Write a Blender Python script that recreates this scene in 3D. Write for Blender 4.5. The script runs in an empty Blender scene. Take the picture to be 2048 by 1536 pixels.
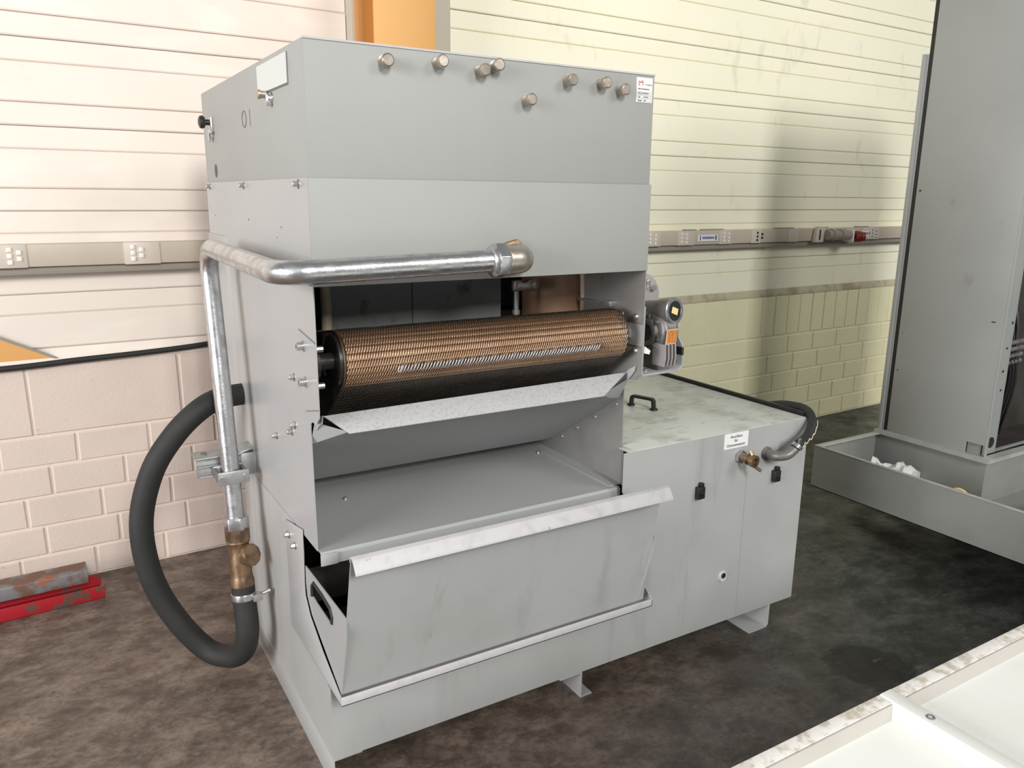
import bpy, bmesh, math, random
from mathutils import Vector, Matrix
random.seed(7)
SC = bpy.context.scene
COL = SC.collection
PI = math.pi

# ------------------------------------------------------------------ camera
cam_d = bpy.data.cameras.new('camera'); cam = bpy.data.objects.new('camera', cam_d); COL.objects.link(cam)
cam_d.sensor_width = 36.0; cam_d.lens = 27.704; cam_d.clip_start = 0.05; cam_d.clip_end = 100
yaw, pitch, roll = 5.38973319e-01, 2.33726398e-01, -9.62291820e-03
fw = Vector((math.sin(yaw)*math.cos(pitch), math.cos(yaw)*math.cos(pitch), -math.sin(pitch)))
r0 = Vector((math.cos(yaw), -math.sin(yaw), 0)); d0 = fw.cross(r0)
rr = r0*math.cos(roll) + d0*math.sin(roll); dd = -r0*math.sin(roll) + d0*math.cos(roll)
Mx = Matrix(((rr.x, -dd.x, -fw.x), (rr.y, -dd.y, -fw.y), (rr.z, -dd.z, -fw.z))).to_4x4()
Mx.translation = Vector((-0.594, -2.008, 1.75))
cam.matrix_world = Mx
SC.camera = cam

# ------------------------------------------------------------------ world, lights, exposure
w = bpy.data.worlds.new('world'); SC.world = w; w.use_nodes = True
w.node_tree.nodes['Background'].inputs[0].default_value = (0.93, 0.97, 1.0, 1)
w.node_tree.nodes['Background'].inputs[1].default_value = 0.22
def area(name, loc, target, sx, sy, power, col):
    l = bpy.data.lights.new(name, 'AREA'); l.shape = 'RECTANGLE'; l.size = sx; l.size_y = sy; l.energy = power; l.color = col
    o = bpy.data.objects.new(name, l); COL.objects.link(o); o.location = loc
    o.rotation_euler = (Vector(target) - Vector(loc)).to_track_quat('-Z', 'Y').to_euler()
    return o
area('skylight_main', (-0.9, -12.5, 7.4), (1.6, 1.0, 1.0), 2.0, 3.6, 1250, (1.0, 0.985, 0.955))
area('skylight_right', (8.0, -10.5, 8.0), (3.0, 1.0, 1.0), 5.0, 4.0, 620, (1.0, 0.97, 0.89))
area('window_left', (-7.5, -2.2, 2.8), (0.0, 0.8, 1.1), 4.0, 3.0, 640, (1.0, 0.965, 0.965))
vs = SC.view_settings
SC.display_settings.display_device = 'sRGB'
vs.view_transform = 'Standard'; vs.look = 'None'; vs.exposure = 0.0; vs.gamma = 1.0; vs.use_curve_mapping = False

# ------------------------------------------------------------------ materials
def sr(r, g, b):
    f = lambda c: ((c/255)/12.92 if c/255 <= 0.04045 else ((c/255+0.055)/1.055)**2.4)
    return (f(r), f(g), f(b), 1)
def lin(r, g, b): return (r, g, b, 1)
def mat(name, base, rough=0.5, metal=0.0, dirt=None, dirt_amt=0.0, scale=3.0, lo=0.45, hi=0.75, bump=0.0, bscale=60.0,
        layers=(), spec=0.5, stretch=(1, 1, 1), rvar=0.0, detail=6.0):
    m = bpy.data.materials.new(name); m.use_nodes = True; nt = m.node_tree; N = nt.nodes; L = nt.links
    b = N['Principled BSDF']; b.inputs['Roughness'].default_value = rough; b.inputs['Metallic'].default_value = metal
    b.inputs['Specular IOR Level'].default_value = spec
    g = N.new('ShaderNodeNewGeometry')
    def noise(sc, st=(1, 1, 1), dt=6.0, ro=0.55, dist=0.0, off=0.0):
        mp = N.new('ShaderNodeMapping'); mp.inputs['Scale'].default_value = st; mp.inputs['Location'].default_value = (off, off*1.7, off*.6)
        L.new(g.outputs['Position'], mp.inputs['Vector'])
        n = N.new('ShaderNodeTexNoise'); n.inputs['Scale'].default_value = sc; n.inputs['Detail'].default_value = dt
        n.inputs['Roughness'].default_value = ro; n.inputs['Distortion'].default_value = dist
        L.new(mp.outputs[0], n.inputs['Vector']); return n
    def ramp(src, a, c):
        r = N.new('ShaderNodeMapRange'); r.inputs['From Min'].default_value = a; r.inputs['From Max'].default_value = c
        L.new(src, r.inputs['Value']); return r.outputs[0]
    cur = None
    def mixin(fac, col):
        nonlocal cur
        mx = N.new('ShaderNodeMix'); mx.data_type = 'RGBA'
        L.new(fac, mx.inputs[0])
        if cur is None: mx.inputs[6].default_value = base
        else: L.new(cur, mx.inputs[6])
        mx.inputs[7].default_value = col
        cur = mx.outputs[2]
    def scaled(src, k):
        mm = N.new('ShaderNodeMath'); mm.operation = 'MULTIPLY'; mm.inputs[1].default_value = k; L.new(src, mm.inputs[0]); return mm.outputs[0]
    if dirt is not None and dirt_amt > 0:
        n = noise(scale, stretch, detail)
        mixin(scaled(ramp(n.outputs['Fac'], lo, hi), dirt_amt), dirt)
        if rvar:
            r = N.new('ShaderNodeMapRange'); r.inputs['From Min'].default_value = lo; r.inputs['From Max'].default_value = hi
            r.inputs['To Min'].default_value = rough; r.inputs['To Max'].default_value = rough + rvar
            L.new(n.outputs['Fac'], r.inputs['Value']); L.new(r.outputs[0], b.inputs['Roughness'])
    for i, (col, amt, sc, a, c, st) in enumerate(layers):
        n = noise(sc, st, 5.0, 0.6, 0.3, 3.1*(i+1)); mixin(scaled(ramp(n.outputs['Fac'], a, c), amt), col)
    if cur is None: b.inputs['Base Color'].default_value = base
    else: L.new(cur, b.inputs['Base Color'])
    if bump > 0:
        n = noise(bscale, (1, 1, 1), 4.0); bp = N.new('ShaderNodeBump'); bp.inputs['Strength'].default_value = bump; bp.inputs['Distance'].default_value = 0.004
        L.new(n.outputs['Fac'], bp.inputs['Height']); L.new(bp.outputs[0], b.inputs['Normal'])
    return m
GREY = lin(.40, .41, .41)
M = {}
M['paint'] = mat('grey_paint', GREY, .33, 0, lin(.34, .345, .34), .35, 1.7, .42, .7, .05, 260, layers=((lin(.22, .22, .215), .3, 9, .66, .8, (1, 1, 1)), (lin(.16, .16, .16), .5, 45, .74, .8, (1, 1, 1))))
M['paint2'] = mat('grey_paint_front', lin(.355, .365, .35), .58, 0, lin(.31, .32, .305), .35, 2.2, .45, .7, .05, 260, spec=.35, layers=((lin(.2, .2, .19), .32, 7, .66, .8, (1, 1, 1)),))
M['paintw'] = mat('grey_paint_worn', lin(.52, .51, .52), .5, 0, lin(.36, .36, .36), .5, 26, .5, .75, .12, 300, layers=((lin(.14, .13, .12), .7, 40, .69, .76, (1, 1, 1)),))
M['lip'] = mat('speckled_lip', lin(.44, .44, .45), .5, 0, lin(.2, .2, .2), .5, 120, .5, .72, .2, 400)
M['cover'] = mat('dusty_grey_cover', lin(.52, .545, .51), .34, 0, lin(.33, .35, .30), .7, 7, .46, .62, .05, 200, layers=((lin(.20, .20, .17), .65, 18, .57, .68, (.6, 1.8, 1)), (lin(.34, .25, .22), .35, 5, .64, .75, (1, 1, 1))), rvar=.15)
M['tankfront'] = mat('streaked_grey_paint', lin(.42, .43, .425), .42, 0, lin(.32, .33, .32), .5, 2, .42, .7, .05, 260, layers=((lin(.25, .26, .25), .5, 9, .58, .75, (1, 1, .12)), (lin(.15, .15, .15), .35, 12, .7, .8, (1, 1, 1))))
M['inner'] = mat('oily_shaded_interior', lin(.045, .038, .034), .5, 0, lin(.02, .015, .012), .6, 6, .4, .6)  # near-black: oil plus the shade of closed interiors painted in
M['greasy_shade'] = mat('oil_stained_shaded_grey', lin(.30, .295, .285), .45, 0, lin(.20, .185, .17), .6, 4, .42, .66, .05, 200, layers=((lin(.10, .07, .05), .5, 14, .64, .74, (1, 1, 1)),))  # oil stains, with the dimness inside the mouth darkened into the base
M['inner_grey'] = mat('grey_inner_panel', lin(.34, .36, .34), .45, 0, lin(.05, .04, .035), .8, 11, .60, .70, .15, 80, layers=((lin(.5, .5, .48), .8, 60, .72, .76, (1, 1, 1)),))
M['galv'] = mat('galvanised_steel', lin(.60, .61, .62), .27, .95, lin(.34, .35, .36), .7, 22, .45, .7, .12, 120, layers=((lin(.38, .3, .22), .4, 14, .64, .76, (1, 1, 1)),), rvar=.22)
M['zinc'] = mat('zinc_bolts', lin(.58, .58, .58), .28, .9, lin(.5, .5, .48), .5, 60, .5, .7)
M['clampm'] = mat('clamp_steel', lin(.45, .46, .46), .45, .7, lin(.3, .3, .3), .5, 40, .5, .7)
M['brass'] = mat('aged_brass', lin(.30, .20, .12), .38, .75, lin(.09, .06, .04), .75, 24, .42, .66, .15, 90)
M['nickel'] = mat('tarnished_fitting', lin(.50, .45, .39), .36, .8, lin(.26, .2, .15), .6, 30, .48, .7, .1, 90)
M['rubber'] = mat('black_rubber_hose', lin(.016, .0175, .0165), .68, 0, lin(.030, .028, .025), .5, 9, .45, .7, .1, 90)
M['blackp'] = mat('black_plastic', lin(.015, .015, .015), .4, 0, lin(.03, .03, .03), .4, 40)
M['wire'] = mat('bronzed_wire', lin(.66, .48, .34), .30, .9, lin(.48, .31, .19), .7, 7, .40, .66)
M['oilshadewire'] = mat('oily_shaded_wire', lin(.16, .14, .12), .28, .8, lin(.07, .06, .05), .6, 12)  # oily rows off the drum wrap, their shadow painted into the colour
M['steelwire'] = mat('new_steel_wire', lin(.62, .64, .66), .3, .9, lin(.4, .4, .4), .4, 30)
M['rod'] = mat('dark_rods', lin(.10, .065, .04), .5, .6)
M['drum'] = mat('brown_drum', lin(.50, .28, .15), .42, .3, lin(.26, .14, .07), .7, 9, .42, .68, .1, 90)
M['disc'] = mat('black_oily_disc', lin(.03, .028, .028), .35, .3, lin(.01, .01, .01), .5, 20)
M['brownd'] = mat('brown_inner_drum', lin(.48, .29, .18), .45, 0, lin(.15, .08, .05), .6, 6, .42, .7)
M['tan'] = mat('tan_rubber_rim', lin(.80, .66, .48), .5, 0, lin(.3, .22, .15), .5, 14)
M['motor'] = mat('grey_gearbox', lin(.20, .19, .18), .42, .35, lin(.07, .06, .05), .7, 18, .45, .7, .1, 120)
M['motor2'] = mat('pale_flange', lin(.42, .39, .39), .45, .2, lin(.3, .27, .25), .5, 20)
M['orange'] = mat('orange_plate', lin(.72, .26, .05), .5, 0, lin(.10, .04, .02), .8, 260, .52, .6)
M['tagy'] = mat('yellow_tag', lin(.9, .68, .30), .6)
M['white'] = mat('white_label', lin(.82, .82, .82), .5, 0, lin(.7, .7, .72), .3, 20)
M['signp'] = mat('pale_blank_plate', lin(.62, .66, .63), .35, 0, lin(.6, .66, .62), .4, 30, .5, .7)
M['ink'] = mat('black_ink', lin(.03, .03, .03), .6)
M['inkg'] = mat('grey_ink', lin(.16, .16, .17), .6)
M['inkr'] = mat('red_ink', lin(.45, .10, .06), .6)
M['braid'] = mat('pale_braid', lin(.75, .62, .42), .6)
M['towel'] = mat('white_towel', lin(.78, .79, .79), .8, 0, lin(.6, .6, .6), .4, 20, bump=.3, bscale=60)
M['cab'] = mat('cabinet_grey', lin(.335, .345, .335), .42, 0, lin(.24, .25, .24), .4, 1.6, .42, .7, .04, 260, layers=((lin(.16, .16, .155), .4, 6, .66, .78, (1, 1, 1)),))
M['trayg'] = mat('tray_grey', lin(.27, .28, .265), .40, 0, lin(.19, .19, .17), .5, 3, .42, .7, .05, 200, layers=((lin(.38, .38, .35), .4, 12, .62, .75, (1, 1, 1)),))
M['rimg'] = mat('tray_rim', lin(.40, .41, .39), .36, 0, lin(.26, .26, .23), .5, 9, .45, .7)
M['sheet'] = mat('white_sheet', lin(.93, .94, .90), .38, 0, lin(.72, .72, .62), .4, 3, .5, .75, 0, 10, layers=((lin(.45, .38, .25), .6, 14, .70, .76, (1, 1, 1)),))
M['sheetedge'] = mat('beige_grey_edge_shade', lin(.50, .475, .44), .5, 0, lin(.42, .40, .37), .5, 8)  # shade on the inner edge painted in as a darker beige grey
M['sheetrim'] = mat('white_sheet_rim_worn', lin(.82, .80, .76), .45, 0, lin(.48, .41, .31), .75, 42, .46, .60, .1, 150, layers=((lin(.2, .17, .12), .7, 60, .68, .74, (1, 1, 1)),))
M['red'] = mat('red_painted_steel', lin(.40, .012, .022), .4, 0, lin(.10, .075, .055), .95, 14, .54, .60, .1, 90)
M['rust'] = mat('rusty_steel', lin(.22, .13, .09), .6, .2, lin(.26, .27, .29), .9, 9, .48, .56, .15, 90, layers=((lin(.45, .13, .06), .8, 8, .58, .66, (1, 1, 1)),))
M['wallL'] = mat('cream_cladding_pink_lit', lin(.80, .725, .65), .5, 0, lin(.74, .65, .58), .5, 1.2, .4, .7, .05, 60, layers=((lin(.45, .37, .3), .45, 22, .70, .78, (1, 1, 1)), (lin(.9, .86, .78), .4, 5, .55, .7, (.3, 1, 1))))  # pinkish light on the left bay painted into cladding, blocks and mortar
M['wallR'] = mat('cream_cladding_yellow_lit', lin(.93, .90, .72), .5, 0, lin(.84, .82, .64), .5, 1.0, .4, .7, .05, 60, layers=((lin(.50, .48, .36), .4, 7, .60, .75, (1, 1, .4)), (lin(.35, .3, .2), .4, 30, .72, .78, (1, 1, 1))))  # yellowish light on the right bay painted into cladding, blocks and mortar
M['brickL'] = mat('painted_block_pink_lit', lin(.68, .575, .51), .65, 0, lin(.61, .51, .45), .5, 3, .42, .7, .28, 70, layers=((lin(.30, .22, .17), .5, 30, .70, .77, (1, 1, 1)),))
M['brickR'] = mat('painted_block_yellow_lit', lin(.82, .78, .53), .65, 0, lin(.74, .70, .46), .5, 3, .42, .7, .28, 70, layers=((lin(.22, .18, .12), .5, 26, .69, .77, (1, 1, 1)),))
M['mortL'] = mat('mortar_pink_lit', lin(.73, .62, .55), .8, bump=.3, bscale=50)
M['mortR'] = mat('mortar_yellow_lit', lin(.76, .72, .50), .8, bump=.3, bscale=50)
M['sillR'] = mat('dirty_sill', lin(.52, .48, .34), .7, 0, lin(.3, .24, .15), .7, 9, .45, .62, .3, 60)
M['amber'] = mat('orange_column_paint', lin(.72, .385, .125), .5, 0, lin(.66, .34, .11), .4, 2)
M['trim'] = mat('beige_trim', lin(.50, .46, .37), .5)
M['duct'] = mat('beige_cable_duct', lin(.56, .49, .40), .45, 0, lin(.48, .42, .33), .5, 6)
M['ductd'] = mat('dark_grey_rail', lin(.30, .27, .23), .5)  # darker grey of the rail itself, shared by clips and socket body
M['ductp'] = mat('duct_cover_plate', lin(.62, .55, .48), .45)
M['key'] = mat('white_keys', lin(.82, .80, .74), .4)
M['blue'] = mat('blue_print', lin(.05, .09, .25), .5)
M['redplug'] = mat('dark_red_plug', lin(.20, .02, .015), .45)
M['cuorange'] = mat('orange_hose', lin(.42, .20, .09), .5)

def floor_mat():
    m = bpy.data.materials.new('stained_concrete'); m.use_nodes = True; nt = m.node_tree; N = nt.nodes; L = nt.links; b = N['Principled BSDF']
    g = N.new('ShaderNodeNewGeometry')
    def nz(sc, dt=8, ro=.6, di=0, st=(1, 1, 1), off=0):
        mp = N.new('ShaderNodeMapping'); mp.inputs['Scale'].default_value = st; mp.inputs['Location'].default_value = (off, off, 0)
        mp.inputs['Rotation'].default_value = (0, 0, .5)
        L.new(g.outputs['Position'], mp.inputs[0]); n = N.new('ShaderNodeTexNoise'); n.inputs['Scale'].default_value = sc; n.inputs['Detail'].default_value = dt
        n.inputs['Roughness'].default_value = ro; n.inputs['Distortion'].default_value = di; L.new(mp.outputs[0], n.inputs[0]); return n.outputs['Fac']
    def mr(src, a, c, t0=0, t1=1):
        r = N.new('ShaderNodeMapRange'); r.interpolation_type = 'SMOOTHSTEP'
        for k, v in (('From Min', a), ('From Max', c), ('To Min', t0), ('To Max', t1)): r.inputs[k].default_value = v
        L.new(src, r.inputs['Value']); return r.outputs[0]
    def op(o, a, c):
        x = N.new('ShaderNodeMath'); x.operation = o
        for i, s in ((0, a), (1, c)):
            if isinstance(s, (int, float)): x.inputs[i].default_value = s
            else: L.new(s, x.inputs[i])
        return x.outputs[0]
    def mix(f, a, c):
        x = N.new('ShaderNodeMix'); x.data_type = 'RGBA'; L.new(f, x.inputs[0])
        for i, s in ((6, a), (7, c)):
            if isinstance(s, tuple): x.inputs[i].default_value = s
            else: L.new(s, x.inputs[i])
        return x.outputs[2]
    brown = mix(mr(nz(6.5, 12, .72, .15, (1, 1.5, 1)), .36, .66), lin(.088, .064, .050), lin(.24, .187, .148))
    grey = mix(mr(nz(4.5, 12, .72, .15, (1, 1.5, 1), 4), .38, .70), lin(.032, .036, .032), lin(.125, .132, .120))
    sx = N.new('ShaderNodeSeparateXYZ'); L.new(g.outputs['Position'], sx.inputs[0])
    # older, darker slab to the right of a wandering line
    edge = op('ADD', sx.outputs[0], op('MULTIPLY', op('SUBTRACT', nz(1.1, 5, .6, .3, off=2), .5), 1.6))
    edge = op('ADD', edge, op('MULTIPLY', sx.outputs[1], -.55))
    f = mr(edge, 0.8, 2.3)
    c = mix(f, brown, grey)
    c = mix(op('MULTIPLY', mr(nz(3.2, 8, .7, .1, off=9), .60, .67), .55), c, lin(.032, .026, .021))
    c = mix(op('MULTIPLY', mr(nz(26, 4, .7, 0, off=5), .66, .72), .35), c, lin(.30, .27, .22))
    c = mix(op('MULTIPLY', mr(nz(2.0, 8, .7, .1, off=13), .57, .7), .3), c, lin(.14, .06, .035))
    c = mix(op('MULTIPLY', mr(nz(1.3, 10, .72, .1, (1, 1.8, 1), off=23), .50, .62), .42), c, lin(.060, .044, .034))
    # one round oil patch in front of the tank
    v = N.new('ShaderNodeVectorMath'); v.operation = 'DISTANCE'; L.new(g.outputs['Position'], v.inputs[0]); v.inputs[1].default_value = (1.98, -.40, 0)
    dist = op('ADD', v.outputs['Value'], op('MULTIPLY', op('SUBTRACT', nz(7, 4, .6, 0, off=1), .5), .22))
    patch = mr(dist, .14, .17, 1, 0)
    c = mix(op('MULTIPLY', patch, .8), c, lin(.016, .014, .013))
    c = mix(op('MULTIPLY', mr(nz(38, 6, .75, 0, off=7), .48, .62), .38), c, lin(.035, .028, .022))
    c = mix(op('MULTIPLY', mr(nz(11, 8, .75, 0, (1, 2.2, 1), off=17), .56, .66), .30), c, lin(.30, .25, .20))
    L.new(c, b.inputs['Base Color'])
    L.new(mr(nz(4, 6, .6, off=3), .35, .7, .32, .68), b.inputs['Roughness'])
    bp = N.new('ShaderNodeBump'); bp.inputs['Strength'].default_value = .25; bp.inputs['Distance'].default_value = .01
    L.new(nz(30, 6), bp.inputs['Height']); L.new(bp.outputs[0], b.inputs['Normal'])
    return m
M['floor'] = floor_mat()

# ------------------------------------------------------------------ geometry helpers
ORG = {}
class MB:
    def __init__(s): s.v = []; s.f = []
    def add(s, vs_, fs):
        o = len(s.v); s.v += [tuple(v) for v in vs_]; s.f += [tuple(i+o for i in f) for f in fs]; return s
    def box(s, x0, x1, y0, y1, z0, z1):
        v = [(x, y, z) for x in (x0, x1) for y in (y0, y1) for z in (z0, z1)]
        return s.add(v, [(0, 1, 3, 2), (4, 6, 7, 5), (0, 4, 5, 1), (2, 3, 7, 6), (0, 2, 6, 4), (1, 5, 7, 3)])
    def prism(s, pts, axis, a, b):
        """polygon pts in the two remaining axes (order: xyz without axis), extruded from a to b"""
        n = len(pts)
        def P(p, t):
            if axis == 0: return (t, p[0], p[1])
            if axis == 1: return (p[0], t, p[1])
            return (p[0], p[1], t)
        v = [P(p, a) for p in pts] + [P(p, b) for p in pts]
        fs = [tuple(range(n-1, -1, -1)), tuple(range(n, 2*n))] + [(i, (i+1) % n, n+(i+1) % n, n+i) for i in range(n)]
        return s.add(v, fs)
    def cyl(s, p0, p1, r, n=24, r1=None, caps=True, rot=0):
        p0 = Vector(p0); p1 = Vector(p1); r1 = r if r1 is None else r1
        d = (p1-p0).normalized(); a = d.orthogonal().normalized() if abs(d.z) < .9 else Vector((1, 0, 0)); 
        if abs(d.z) < .9: a = Vector((0, 0, 1)) - d*d.z; a.normalize()
        b = d.cross(a).normalized(); a = b.cross(d)
        ring = lambda p, r_: [p + (a*math.cos(2*PI*i/n+rot) + b*math.sin(2*PI*i/n+rot))*r_ for i in range(n)]
        fs = [(i, (i+1) % n, n+(i+1) % n, n+i) for i in range(n)]
        if caps: fs += [tuple(range(n-1, -1, -1)), tuple(range(n, 2*n))]
        return s.add(ring(p0, r) + ring(p1, r1), fs)
    def lathe(s, p0, d, prof, n=28):
        """prof: list of (distance along d, radius)"""
        p0 = Vector(p0); d = Vector(d).normalized()
        a = Vector((0, 0, 1)) - d*d.z if abs(d.z) < .9 else Vector((1, 0, 0)) - d*d.x
        a.normalize(); b = d.cross(a)
        v = []
        for t, r in prof: v += [p0 + d*t + (a*math.cos(2*PI*i/n) + b*math.sin(2*PI*i/n))*r for i in range(n)]
        fs = []
        for k in range(len(prof)-1):
            fs += [(k*n+i, k*n+(i+1) % n, (k+1)*n+(i+1) % n, (k+1)*n+i) for i in range(n)]
        fs += [tuple(range(n-1, -1, -1)), tuple((len(prof)-1)*n+i for i in range(n))]
        return s.add(v, fs)
    def tube(s, pts, r, n=16, caps=True, closed=False):
        pts = [Vector(p) for p in pts]; m = len(pts)
        T = [((pts[(i+1) % m] if (closed or i < m-1) else pts[i]) - (pts[i-1] if (closed or i > 0) else pts[i])).normalized() for i in range(m)]
        a = T[0].orthogonal().normalized(); v = []
        for i in range(m):
            a = (a - T[i]*a.dot(T[i])).normalized(); b = T[i].cross(a)
            rad = r[i] if isinstance(r, (list, tuple)) else r
            v += [pts[i] + (a*math.cos(2*PI*k/n) + b*math.sin(2*PI*k/n))*rad for k in range(n)]
        fs = []
        for i in range(m if closed else m-1):
            j = (i+1) % m
            fs += [(i*n+k, i*n+(k+1) % n, j*n+(k+1) % n, j*n+k) for k in range(n)]
        if caps and not closed: fs += [tuple(range(n-1, -1, -1)), tuple((m-1)*n+k for k in range(n))]
        return s.add(v, fs)
    def mesh(s, name, m, bevel=0, seg=2, org=(0, 0, 0), smooth=True, ang=32):
        me = bpy.data.meshes.new(name)
        o = Vector(org)
        me.from_pydata([tuple(Vector(v)-o) for v in s.v], [], s.f); me.update()
        bm = bmesh.new(); bm.from_mesh(me)
        bmesh.ops.recalc_face_normals(bm, faces=bm.faces)
        if bevel:
            es = [e for e in bm.edges if len(e.link_faces) == 2 and e.calc_face_angle(0) > .5]
            bmesh.ops.bevel(bm, geom=es, offset=bevel, segments=seg, profile=.5, affect='EDGES', clamp_overlap=True)
        bm.to_mesh(me); bm.free()
        if smooth:
            for p in me.polygons: p.use_smooth = True
            me.set_sharp_from_angle(angle=math.radians(ang))
        me.materials.append(m)
        return me
    def build(s, name, m, parent=None, bevel=0, seg=2, label=None, **k):
        org = ORG.get(parent.name, (0, 0, 0)) if parent else (0, 0, 0)
        me = s.mesh(name, m, bevel, seg, org, **k)
        return link(name, me, parent, label=label)
def link(name, me, parent=None, loc=None, rot=None, label=None):
    o = bpy.data.objects.new(name, me); COL.objects.link(o)
    if parent:
        o.parent = parent; ORG[o.name] = ORG.get(parent.name, (0, 0, 0))
        # instances carry a location, so their own children would be offset: none are given
        if loc is not None: o.location = Vector(loc) - Vector(ORG.get(parent.name, (0, 0, 0)))
    elif loc is not None: o.location = loc
    if rot is not None: o.rotation_euler = rot
    if label: o['label'] = label
    return o
def thing(name, label, cat, loc=(0, 0, 0), group=None, rotz=0, local=False):
    o = bpy.data.objects.new(name, None); COL.objects.link(o); o.location = loc; o.rotation_euler = (0, 0, rotz)
    o.empty_display_size = .1
    o['label'] = label; o['category'] = cat
    if group: o['group'] = group
    ORG[o.name] = (0, 0, 0) if local else tuple(loc)
    return o
def arc(c, r, a0, a1, n, ux, uy):
    c = Vector(c); ux = Vector(ux); uy = Vector(uy)
    return [c + (ux*math.cos(a0+(a1-a0)*i/n) + uy*math.sin(a0+(a1-a0)*i/n))*r for i in range(n+1)]
def spline(P, n=10):
    P = [Vector(p) for p in P]; Q = [P[0]*2-P[1]] + P + [P[-1]*2-P[-2]]; out = []
    for i in range(1, len(Q)-2):
        a, b, c, d = Q[i-1:i+3]
        for k in range(n):
            t = k/n; out.append(.5*((2*b) + (c-a)*t + (2*a-5*b+4*c-d)*t*t + (3*b-a-3*c+d)*t**3))
    out.append(P[-1]); return out
def fillet(P, r, n=8):
    """polyline with rounded corners"""
    P = [Vector(p) for p in P]; out = [P[0]]
    for i in range(1, len(P)-1):
        a = (P[i-1]-P[i]).normalized(); b = (P[i+1]-P[i]).normalized()
        th = a.angle(b); t = r/math.tan(th/2); s_, e_ = P[i]+a*t, P[i]+b*t
        c = P[i] + (a+b).normalized()*(r/math.sin(th/2))
        u = (s_-c); v_ = (e_-c); A = u.angle(v_)
        for k in range(n+1):
            f = k/n; out.append(c + (u*math.sin((1-f)*A) + v_*math.sin(f*A))/math.sin(A))
    out.append(P[-1]); return out
def text_mesh(name, body, size, m, align='CENTER', xs=1.0):
    cu = bpy.data.curves.new(name, 'FONT'); cu.body = body; cu.size = size; cu.align_x = align; cu.extrude = .0002; cu.resolution_u = 3
    ob = bpy.data.objects.new(name, cu); COL.objects.link(ob)
    me = bpy.data.meshes.new_from_object(ob); COL.objects.unlink(ob); bpy.data.objects.remove(ob); bpy.data.curves.remove(cu)
    for v in me.vertices: v.co.x *= xs
    me.materials.clear(); me.materials.append(m); me.name = name
    return me
FRONT = (PI/2, 0, 0)          # text facing -Y
LEFT = (PI/2, 0, -PI/2)       # text facing -X

# bolt meshes: axis +Z, base at z=0
def hexbolt(name, s, m):
    b = MB(); b.cyl((0, 0, 0), (0, 0, .25*s), .95*s, 16, .85*s); b.cyl((0, 0, .25*s), (0, 0, 1.0*s), .62*s, 6); b.cyl((0, 0, 1.0*s), (0, 0, 1.1*s), .5*s, 12, .42*s)
    return b.mesh(name, m)
BOLT = hexbolt('bolt', .014, M['zinc'])
BOLTS = hexbolt('bolt', .009, M['zinc'])
def dirrot(d): return Vector(d).to_track_quat('Z', 'Y').to_euler()

# ------------------------------------------------------------------ STRUCTURE
def structure(o): o['kind'] = 'structure'; return o
b = MB(); b.box(-5, 9, -5, 3.2, -.15, 0); structure(b.build('floor', M['floor']))

WA = 0.0310743
wall = MB()
wall.box(-3.6, .9, .007, .24, 0, 1.05).box(-3.6, .9, .029, .24, 1.04, 4.6)
wr = link('wall_back', wall.mesh('wall_back', M['mortL']), None, (0, 1.930, 0), (0, 0, WA)); structure(wr); ORG[wr.name] = (0, 0, 0)
wall = MB(); wall.box(.9, 7.6, .007, .24, 0, 1.06).box(.9, 7.6, .029, .24, 1.05, 4.6)
wall.build('wall_backing', M['mortR'], wr)
def brick_mesh(L, H, m, seed):
    random.seed(seed)
    b = MB(); b.box(-L/2, L/2, 0, .06, -H/2, H/2)
    b.v = [(x+random.uniform(-.0015, .0015), y+(random.uniform(0, .003) if y < .01 else 0), z+random.uniform(-.0015, .0015)) for x, y, z in b.v]
    return b.mesh('brick', m, .004, 1, smooth=False)
def course(meshes, u0, u1, L, z, off):
    u = u0 - off
    while u < u1:
        a, c = max(u, u0), min(u+L, u1)
        if c-a > .05:
            full = abs((c-a)-L) < .002
            if full: me = random.choice(meshes)
            else: me = brick_mesh(c-a-.011, meshes[0]['h'], meshes[0].materials[0], int(z*1000))
            link('brick', me, wr, ((a+c)/2, random.uniform(-.002, .001), z))
        u += L
def mset(L, H, m, k=5):
    r = []
    for i in range(k):
        me = brick_mesh(L, H, m, i+int(L*1000)); me['h'] = H; r.append(me)
    return r
ms = mset(.289, .129, M['brickL'])
for k, off in zip(range(5), (.21, .10, .16, .05, .235)):      # from the floor up
    random.seed(k); course(ms, -2.4, .95, .300, .072+.1395*k, (off+.0) % .30)
big = mset(.605, .305, M['brickL'], 2)
for u in (-1.925, -1.31, -.695): link('brick', big[0], wr, (u+.3075, 0, .86))
sm = brick_mesh(.30, .305, M['brickL'], 3)
for u in (-.078, .235, .548): link('brick', sm, wr, (u+.156, 0, .86))
ms = mset(.289, .134, M['brickR'])
for k, off in zip(range(5), (.05, .21, .07, .145, .22)):
    random.seed(k+9); course(ms, .95, 7.0, .300, .078+.1445*k, off)
sold = mset(.134, .298, M['brickR'])
u = .95
while u < 6.9: link('brick', random.choice(sold), wr, (u+.0725, random.uniform(-.002, .001), .886)); u += .1455
# sill between blocks and cladding
def sill(u0, u1, m, z0):
    b = MB(); b.prism([(.0, z0), (.0, z0+.02), (.028, z0+.065), (.06, z0+.065), (.06, z0)], 0, u0, u1); b.build('sill', m, wr)
sill(-3.6, .83, M['wallL'], 1.018); sill(1.37, 7.6, M['sillR'], 1.040)
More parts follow.
